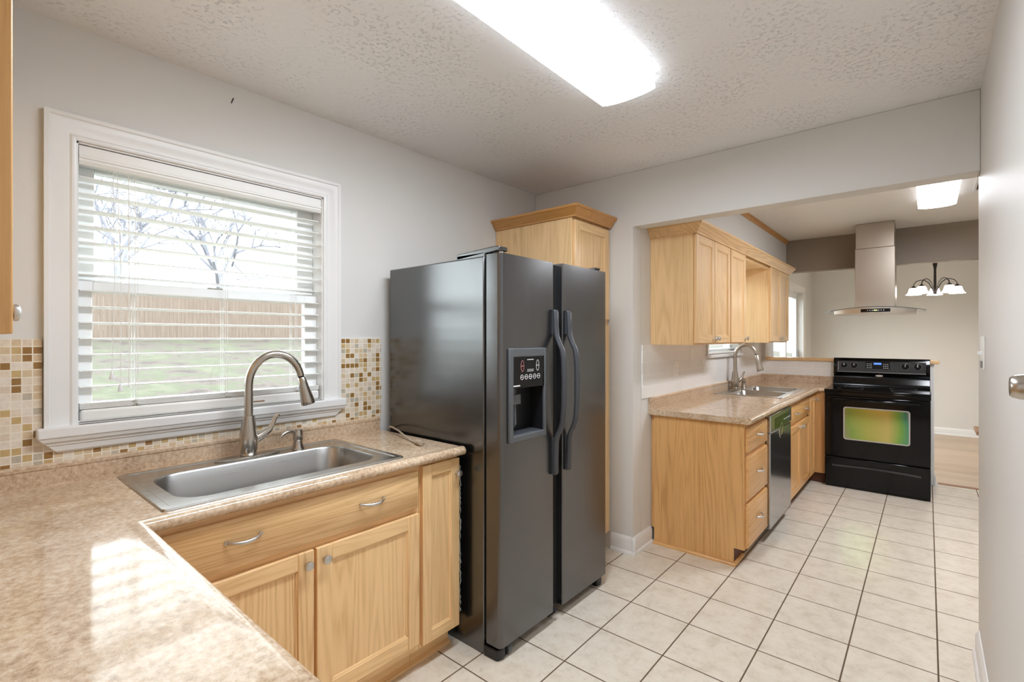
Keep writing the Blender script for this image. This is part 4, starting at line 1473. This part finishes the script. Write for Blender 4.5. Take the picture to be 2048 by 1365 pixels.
# switch plates on the white tile
def plate_px(label, x, y, z, w, h, cat, kind):
    t = thing('switch_plate' if kind != 'outlet' else 'outlet', label, cat, (x, y, z))
    obj('plate', box(x, x + 0.006, y - w / 2, y + w / 2, z - h / 2, z + h / 2), 'switch', t, bev=0.002)
    if kind == 'outlet':
        for dz in (-0.02, 0.02):
            obj('socket', box(x + 0.006, x + 0.008, y - 0.014, y + 0.014, z + dz - 0.013, z + dz + 0.013), 'vinyl', t, bev=0.001)
    else:
        n = 2 if w > 0.1 else 1
        for i in range(n):
            yy = y + (i - (n - 1) / 2) * 0.046
            obj('toggle', box(x + 0.005, x + 0.016, yy - 0.005, yy + 0.005, z - 0.002, z + 0.012), 'vinyl', t, bev=0.001)
    return t
plate_px('white switch plate on the white tile nearest the column', XC + 0.008, 3.545, 1.155, 0.075, 0.122, 'switch', 'switch')
plate_px('white outlet plate on the white tile just below the wall cabinets', XC + 0.008, 3.86, 1.262, 0.072, 0.09, 'outlet', 'outlet')
plate_px('white outlet plate on the white tile beside the small sink window', XC + 0.008, 4.125, 1.150, 0.07, 0.115, 'outlet', 'outlet')

# ------------------------------------------------------------------ far kitchen: wall cabinets
UX = -1.140
TU = face_px(UX)
UZ0, UZ1 = 1.335, 2.064
def wall_cab(label, y0, y1, doors):
    t = thing('wall_cabinet', label, 'cabinet', (-1.28, (y0 + y1) / 2, UZ0))
    obj('carcass', box(XC + 0.001, UX - 0.019, y0, y1, UZ0, UZ1), 'oz', t, bev=0.001)
    obj('face_frame', box(UX - 0.019, UX, y0, y1, UZ0, UZ1), 'oz', t)
    for a0, a1, k in doors:
        panel_door(TU, a0, a1, UZ0 + 0.012, UZ1 - 0.014, t, ['oz', 'oy'], s=0.052, knob=(k, UZ0 + 0.042))
    return t
wall_cab('oak two-door wall cabinet showing its full side panel beside the white column', 3.125, 3.842, ((3.135, 3.482, 3.456), (3.490, 3.832, 3.516)))
wall_cab('narrow oak one-door wall cabinet above the far gooseneck faucet', 3.844, 4.255, ((3.856, 4.243, 4.218),))
wall_cab('oak two-door wall cabinet farthest along, beside the pass-through opening', 5.072, 5.870, ((5.084, 5.468, 5.442), (5.476, 5.858, 5.502)))
br = thing('cabinet_bridge', 'oak top panel bridging the open gap between the far wall cabinets', 'cabinet', (-1.28, 4.66, 2.03))
obj('top_panel', box(XC + 0.064, UX - 0.02, 4.256, 5.071, 2.040, 2.056), 'oy', br)
obj('front_rail', box(UX - 0.019, UX, 4.256, 5.071, 2.025, 2.064), 'oy', br)
CR2 = [(0.0, 2.050), (0.008, 2.050), (0.010, 2.060), (0.016, 2.064), (0.030, 2.084), (0.046, 2.102), (0.052, 2.104), (0.052, 2.122), (0.0, 2.122)]
b = B()
xo = UX + 0.0198
b.loft([[(XC + 0.001, 3.125 - d, z) for d, z in CR2], [(xo + d, 3.125 - d, z) for d, z in CR2], [(xo + d, 5.870 + d, z) for d, z in CR2], [(XC + 0.001, 5.870 + d, z) for d, z in CR2]])
tag(obj('crown_moulding', b, 'oy', smooth=25), 'long oak crown moulding running along the top of the far wall cabinets', 'moulding')

# ------------------------------------------------------------------ range
rg = thing('range', 'black freestanding electric range with greenish oven window against the half wall', 'stove', (-0.356, 5.7, 0))
RX0, RX1, RY = -0.735, 0.024, 5.40
obj('body', box(RX0 + 0.004, RX1 - 0.004, RY + 0.01, 6.005, 0.0, 0.886), 'black', rg, bev=0.003)
obj('cooktop', box(RX0, RX1, RY - 0.022, 6.0, 0.887, 0.905), 'gloss', rg, bev=0.005)
for cx, cy, r in ((-0.55, 5.55, 0.10), (-0.17, 5.55, 0.08), (-0.55, 5.80, 0.075), (-0.17, 5.80, 0.10)):
    n = 40
    b = B()
    bridge(b, [(cx + r * math.cos(2 * PI * k / n), cy + r * math.sin(2 * PI * k / n), 0.9054) for k in range(n)],
           [(cx + (r - 0.003) * math.cos(2 * PI * k / n), cy + (r - 0.003) * math.sin(2 * PI * k / n), 0.9054) for k in range(n)])
    obj('burner_ring', b, 'grey', rg)
# backguard: sloped shelf, tilted control face
b = B()
pr = [(6.004, 0.905), (5.900, 0.905), (5.905, 0.945), (5.935, 0.985), (5.935, 1.005), (5.918, 1.030), (5.930, 1.165), (5.945, 1.180), (6.004, 1.180)]
b.prism([(RX0 + 0.005, y, z) for y, z in pr], (RX1 - RX0 - 0.010, 0, 0))
bgd = obj('backguard', b, 'black', rg, bev=0.003)
def TB(u, v, w):                      # control face of the backguard
    y = 5.918 + (v - 1.030) * (0.012 / 0.135)
    return (u, y - w, v)
b = B()
b.box(-0.700, -0.010, 1.045, 1.150, 0.0, 0.004, 0, TB)
obj('control_panel', b, 'blackpl', bgd, bev=0.003)
b = B().box(-0.700, -0.010, 1.040, 1.046, 0.002, 0.006, 0, TB)
obj('trim_line', b, 'grey', bgd)
obj('display', B().box(-0.465, -0.275, 1.078, 1.148, 0.004, 0.006, 0, TB), 'gloss', bgd)
obj('clock', B().box(-0.400, -0.340, 1.120, 1.138, 0.006, 0.0068, 0, TB), 'lcd', bgd)
for u0 in (-0.455, -0.325):
    for i in range(3):
        for j in range(3):
            obj('key', B().box(u0 + i * 0.015, u0 + 0.008 + i * 0.015, 1.086 + j * 0.018, 1.092 + j * 0.018, 0.006, 0.0066, 0, TB), 'icon', bgd)
obj('print_line', B().box(-0.69, -0.687, 1.06, 1.14, 0.004, 0.0046, 0, TB), 'icon', bgd)
for u in (-0.640, -0.558, -0.160, -0.070):
    b = B()
    rings = []
    for r, h in ((0.027, 0.004), (0.027, 0.007), (0.023, 0.008), (0.021, 0.026), (0.019, 0.029), (0.001, 0.030)):
        rings.append([TB(u + r * math.cos(2 * PI * k / 22), 1.110 + r * math.sin(2 * PI * k / 22), h) for k in range(22)])
    b.loft(rings)
    kn = obj('knob', b, 'black', bgd)
    b = B()
    bridge(b, [TB(u + 0.031 * math.cos(2 * PI * k / 30), 1.110 + 0.031 * math.sin(2 * PI * k / 30), 0.0044) for k in range(30)], [TB(u + 0.0295 * math.cos(2 * PI * k / 30), 1.110 + 0.0295 * math.sin(2 * PI * k / 30), 0.0044) for k in range(30)])
    obj('dial_ring', b, 'grey', bgd)
    obj('pointer', B().box(u - 0.002, u + 0.002, 1.108, 1.129, 0.0255, 0.0305, 0, TB), 'icon', bgd)
b = B()
n = 24
b.loft([[(-0.357 + 0.030 * math.cos(2 * PI * k / n), 5.926 - h, 1.012 + 0.009 * math.sin(2 * PI * k / n)) for k in range(n)] for h in (-0.01, 0.006)])
obj('badge', b, 'satin', bgd)
# oven door with framed coated window and bar handle
TR = face_ny(RY)
dr = B()
dr.box(RX0 + 0.003, RX1 - 0.003, 0.290, 0.845, -0.008, 0.020, 0, TR)
od = obj('oven_door', dr, 'gloss', rg, bev=0.006)
b = B()
n = 6
def rr2(x0, x1, z0, z1, r, w):
    pts = []
    for cx, cz, a0 in ((x1 - r, z1 - r, 0), (x0 + r, z1 - r, PI / 2), (x0 + r, z0 + r, PI), (x1 - r, z0 + r, 1.5 * PI)):
        for k in range(n + 1):
            a = a0 + k * PI / 2 / n
            pts.append(TR(cx + r * math.cos(a), cz + r * math.sin(a), w))
    return pts
WX0, WX1, WZ0r, WZ1r = -0.588, -0.112, 0.452, 0.752
b.loft([rr2(WX0, WX1, WZ0r, WZ1r, 0.022, 0.0203), rr2(WX0, WX1, WZ0r, WZ1r, 0.022, 0.022), rr2(WX0 + 0.010, WX1 - 0.010, WZ0r + 0.010, WZ1r - 0.010, 0.014, 0.022), rr2(WX0 + 0.010, WX1 - 0.010, WZ0r + 0.010, WZ1r - 0.010, 0.014, 0.0203)], caps=False)
obj('window_rim', b, 'rim', od)
b = B().box(WX0 + 0.009, WX1 - 0.009, WZ0r + 0.009, WZ1r - 0.009, 0.0198, 0.0212, 0, TR)
obj('oven_window', b, 'oven', od)
b = B().tube([TR(RX0 + 0.10 + 0.0, 0.812, 0.020), TR(RX0 + 0.08, 0.815, 0.040), TR(RX0 + 0.10, 0.817, 0.055), TR(-0.356, 0.818, 0.060), TR(RX1 - 0.10, 0.817, 0.055), TR(RX1 - 0.08, 0.815, 0.040), TR(RX1 - 0.10, 0.812, 0.020)], 0.013, 14)
obj('handle', b, 'black', od)
obj('front_trim', B().box(RX0 + 0.001, RX1 - 0.001, 0.850, 0.886, -0.01, 0.018, 0, TR), 'black', rg, bev=0.004)
wd = B().box(RX0 + 0.003, RX1 - 0.003, 0.030, 0.280, -0.008, 0.016, 0, TR)
wdo = obj('storage_drawer', wd, 'black', rg, bev=0.006)
b = B()
pts = []
for k in range(13):
    a = k / 12
    pts.append((-0.675 + 0.635 * a, 0.205 + 0.012 * math.sin(a * PI)))
b.loft([[TR(u, z, 0.0155), TR(u, z + 0.006, 0.020 + 0.010 * math.sin(PI * k / 12)), TR(u, z - 0.014, 0.0155)] for k, (u, z) in enumerate(pts)])
obj('drawer_pull', b, 'handle', wdo)

# ------------------------------------------------------------------ hood
hd = thing('range_hood', 'stainless chimney hood with curved glass canopy hanging above the black range', 'range hood', (-0.372, 5.7, 1.60))
HX = -0.372
obj('chimney', box(HX - 0.150, HX + 0.150, 5.60, 5.88, 1.640, 2.215), 'steelx', hd, bev=0.004)
obj('chimney_sleeve', box(HX - 0.145, HX + 0.145, 5.606, 5.876, 2.215, H2 - 0.001), 'steelx', hd, bev=0.004)
def arc_z(x):
    return 1.656 - 0.040 * (abs(x - HX) / 0.37) ** 2
b = B()
R0, R1 = [], []
n = 24
rows = []
for i in range(n + 1):
    a = -1 + 2 * i / n
    x = HX + 0.365 * a
    yf = 5.38 + 0.055 * a * a
    rows.append([(x, yf, arc_z(x)), (x, yf, arc_z(x) + 0.006), (x, 5.92, arc_z(x) + 0.006), (x, 5.92, arc_z(x))])
b.loft(rows)
obj('glass_canopy', b, 'hoodglass', hd)
rows = []
for i in range(n + 1):
    a = -1 + 2 * i / n
    x = HX + 0.292 * a
    yf = 5.375 + 0.045 * a * a
    rows.append([(x, yf, 1.600), (x, yf, arc_z(x) - 0.001), (x, 5.90, arc_z(x) - 0.001), (x, 5.90, 1.600)])
b = B().loft(rows)
obj('canopy_body', b, 'steelx', hd)
b = B()
for i in range(12):
    a0, a1 = -1 + 2 * i / 12, -1 + 2 * (i + 1) / 12
    xa, xb = HX + 0.02 + 0.105 * a0, HX + 0.02 + 0.105 * a1
    ya, yb = 5.375 + 0.045 * ((xa - HX) / 0.292) ** 2 - 0.0015, 5.375 + 0.045 * ((xb - HX) / 0.292) ** 2 - 0.0015
    b.prism([(xa, ya, 1.611), (xb, yb, 1.611), (xb, yb, 1.640), (xa, ya, 1.640)], (0, 0.004, 0))
obj('control_strip', b, 'gloss', hd)
b = B()
for u in (-0.055, -0.038, -0.022, 0.024, 0.042, 0.060):
    b.box(HX + 0.02 + u - 0.003, HX + 0.02 + u + 0.003, 5.3725, 5.3738, 1.623, 1.629)
obj('button', b, 'icon', hd)
obj('readout', box(HX + 0.008, HX + 0.034, 5.3725, 5.3738, 1.622, 1.630), 'led', hd)

# ------------------------------------------------------------------ chandelier
CHX, CHY = 0.069, 7.8
ch = thing('chandelier', 'dark bronze chandelier with lit bell glass shades hanging in the dining room', 'chandelier', (CHX, CHY, 1.9))
b = B().lathe([(0.016, 0), (0.020, 0.02), (0.014, 0.06), (0.012, 0.30), (0.018, 0.34), (0.022, 0.36), (0.022, 0.375), (0.004, 0.38), (0.004, 0.535)], (CHX, CHY, 1.91), n=16)
obj('stem', b, 'bronze', ch)
obj('canopy', B().lathe([(0.06, 0.0), (0.062, -0.012), (0.03, -0.03), (0.005, -0.034)], (CHX, CHY, H2 - 0.001), n=20), 'bronze', ch)
for i in range(5):
    a = 2 * PI * i / 5 + 0.32
    ca, sa = math.cos(a), math.sin(a)
    P = lambda d, z: (CHX + ca * d, CHY + sa * d, z)
    b = B().tube([P(0.012, 1.935), P(0.03, 1.985), P(0.06, 2.05), (P(0.10, 2.085)), P(0.14, 2.092), P(0.18, 2.08), P(0.205, 2.05), P(0.212, 2.01)], 0.006, 8)
    arm = obj('arm', b, 'bronze', ch)
    sh = B()
    pr = [(0.024, 0.085), (0.040, 0.078), (0.048, 0.055), (0.052, 0.035), (0.066, 0.010), (0.078, 0.0)]
    rings = []
    for r, h in pr + [(r - 0.003, h) for r, h in pr[::-1]]:
        rings.append([(CHX + ca * 0.212 + r * math.cos(2 * PI * k / 24), CHY + sa * 0.212 + r * math.sin(2 * PI * k / 24), 1.915 + h) for k in range(24)])
    sh.loft(rings, caps=False)
    obj('shade', sh, 'shade', arm)
    obj('socket_cap', B().lathe([(0.006, 0.03), (0.02, 0.015), (0.030, 0.0), (0.0, 0.0)], (CHX + ca * 0.212, CHY + sa * 0.212, 1.998), n=16), 'bronze', arm)
    obj('bulb', B().lathe([(0.004, 0.06), (0.014, 0.055), (0.024, 0.03), (0.022, 0.012), (0.008, 0.0)], (CHX + ca * 0.212, CHY + sa * 0.212, 1.925), n=14), 'bulb', arm)

# ------------------------------------------------------------------ patio door, dining ledge, right wall fittings
pd = struct(link('door_1', None, (XD, 7.5, 0), None))
casing_ring(PY0, PY1, 0.0, PZ1, XD, 'door_casing', pd, 0.085)
for y0, y1, x in ((PY0, 7.58, XD - 0.05), (7.52, PY1, XD - 0.09)):
    sash(y0, y1, 0.02, PZ1, x, 0.07, 0.08, 0.12, pd, 'sliding_panel')
obj('door_handle', box(XD - 0.072, XD - 0.045, 8.41, 8.44, 0.95, 1.20), 'grey', pd, bev=0.004)
lg = B()
lg.box(0.366, 1.2, 6.60, 7.0, 0.425, 0.462)
l0 = thing('ledge', 'brown wooden ledge corner poking out from behind the right grey wall', 'ledge', (0.78, 6.8, 0))
obj('slab', lg, 'ledge', l0, bev=0.004)
b = B()
b.box(0.45, 1.15, 6.64, 6.68, 0, 0.425)
b.box(0.45, 1.15, 6.92, 6.96, 0, 0.425)
obj('support', b, 'toe', l0)

sp = thing('switch_plate', 'white light switch plate on the right grey wall near its far end', 'switch', (XR, 2.71, 1.32))
obj('plate', box(XR - 0.007, XR, 2.652, 2.780, 1.256, 1.386), 'switch', sp, bev=0.002)
obj('toggle', box(XR - 0.020, XR - 0.006, 2.685, 2.697, 1.314, 1.326), 'vinyl', sp, bev=0.001)
obj('lower_block', box(XR - 0.012, XR - 0.006, 2.66, 2.70, 1.262, 1.290), 'grey', sp, bev=0.001)  # small grey block low on the plate
d2r = struct(obj('door_2', box(XR - 0.0012, XR + 0.002, 0.45, 1.36, 0.012, 2.03), 'wall'))
kb = B().lathe([(0.0, 0.056), (0.017, 0.055), (0.020, 0.052), (0.0225, 0.044), (0.027, 0.010), (0.029, 0.004), (0.029, 0.0)], (XR - 0.0012, 1.285, 1.290), 'x', 28, 0, -1)
obj('door_knob', kb, 'nickel', d2r)

# ------------------------------------------------------------------ outside
b = B()
v = [b.bm.verts.new(p) for p in ((-2.36, -22, -0.35), (-2.36, 40, -0.35), (-24.0, 60, 1.36), (-24.0, -34, 1.36), (-60, 90, 1.9), (-60, -60, 1.9))]
b.bm.faces.new([v[0], v[1], v[2], v[3]])
b.bm.faces.new([v[3], v[2], v[4], v[5]])
g = obj('ground', b, 'lawn', base=(0, 0, 0))
struct(g)
b = B()
b.box(-2.36, -1.58, 2.985, 30, -0.40, -0.15)
struct(obj('ground_side', b, 'lawn', base=(0, 0, 0)))

fn = thing('fence', 'pale weathered board fence across the lawn outside the big window', 'fence', (-24, 12, 1.35))
b = B()
y = -6.0
while y < 34:
    w = 0.138
    b.box(-24.02, -24.0, y, y + w, 1.34, 3.20 + random.uniform(-0.015, 0.015))
    y += 0.142
obj('boards', b, 'fence', fn)
b = B()
for z in (1.6, 2.3, 3.0):
    b.box(-24.08, -24.02, -6, 34, z, z + 0.09)
obj('rails', b, 'fence', fn)

def tree(x, y, z0, h, seed, label, spread=0.55, levels=5, mt='bark'):
    R = random.Random(seed)
    b = B()
    def grow(p, d, ln, r, lv):
        q = p + d * ln
        mid = p + d * ln * 0.5 + Vector((R.uniform(-1, 1), R.uniform(-1, 1), R.uniform(-0.3, 0.3))) * ln * 0.06
        b.tube([p, mid, q], [r, r * 0.85, r * 0.68], 5 if lv > 2 else 4)
        if lv == 0:
            return
        for k in range(3 if lv > 1 else 4):
            e = Vector((R.uniform(-1, 1), R.uniform(-1, 1), R.uniform(-0.25, 0.8)))
            nd = (d * (1 - spread) + e.normalized() * spread).normalized()
            grow(p + (q - p) * R.uniform(0.55, 1.0), nd, ln * R.uniform(0.62, 0.82), max(r * 0.6, 0.012), lv - 1)
    grow(Vector((x, y, z0)), Vector((R.uniform(-0.05, 0.05), R.uniform(-0.05, 0.05), 1)).normalized(), h * 0.32, h * 0.020, levels)
    return tag(obj('bare_tree', b, mt), label, 'tree', 'bare trees behind the fence')
tree(-27.0, 4.8, 1.3, 11, 1, 'bare haze-paled tree behind the fence, leftmost through the big window blind')
tree(-33.0, 11.0, 1.4, 12, 5, 'bare haze-paled tree behind the fence, second from left through the blind')
tree(-28.5, 15.5, 1.3, 10, 9, 'bare haze-paled tree behind the fence, third from left through the blind')
tree(-36.0, 24.5, 1.5, 13, 12, 'bare haze-paled tree behind the fence, rightmost through the big window blind')
tk = thing('plank_pile', 'small pile of grey planks on the lawn before the fence', 'planks', (-20.5, 18.4, 1.08))
b = B()
for i, (dy, dz, a) in enumerate(((0, 0.10, 0.10), (0.15, 0.20, 0.28), (-0.2, 0.06, -0.05), (0.3, 0.30, 0.22))):
    b.prism([(-20.6 + i * 0.1, 17.6 + dy, 1.02 + dz), (-20.5 + i * 0.1, 17.6 + dy, 1.02 + dz), (-20.5 + i * 0.1, 17.6 + dy, 1.10 + dz), (-20.6 + i * 0.1, 17.6 + dy, 1.10 + dz)], (0.1, 1.6, a))
obj('planks', b, 'timber', tk)
b = B()
b.box(-20.6, -20.1, 18.6, 18.75, 1.02, 1.30)
obj('support', b, 'timber', tk)
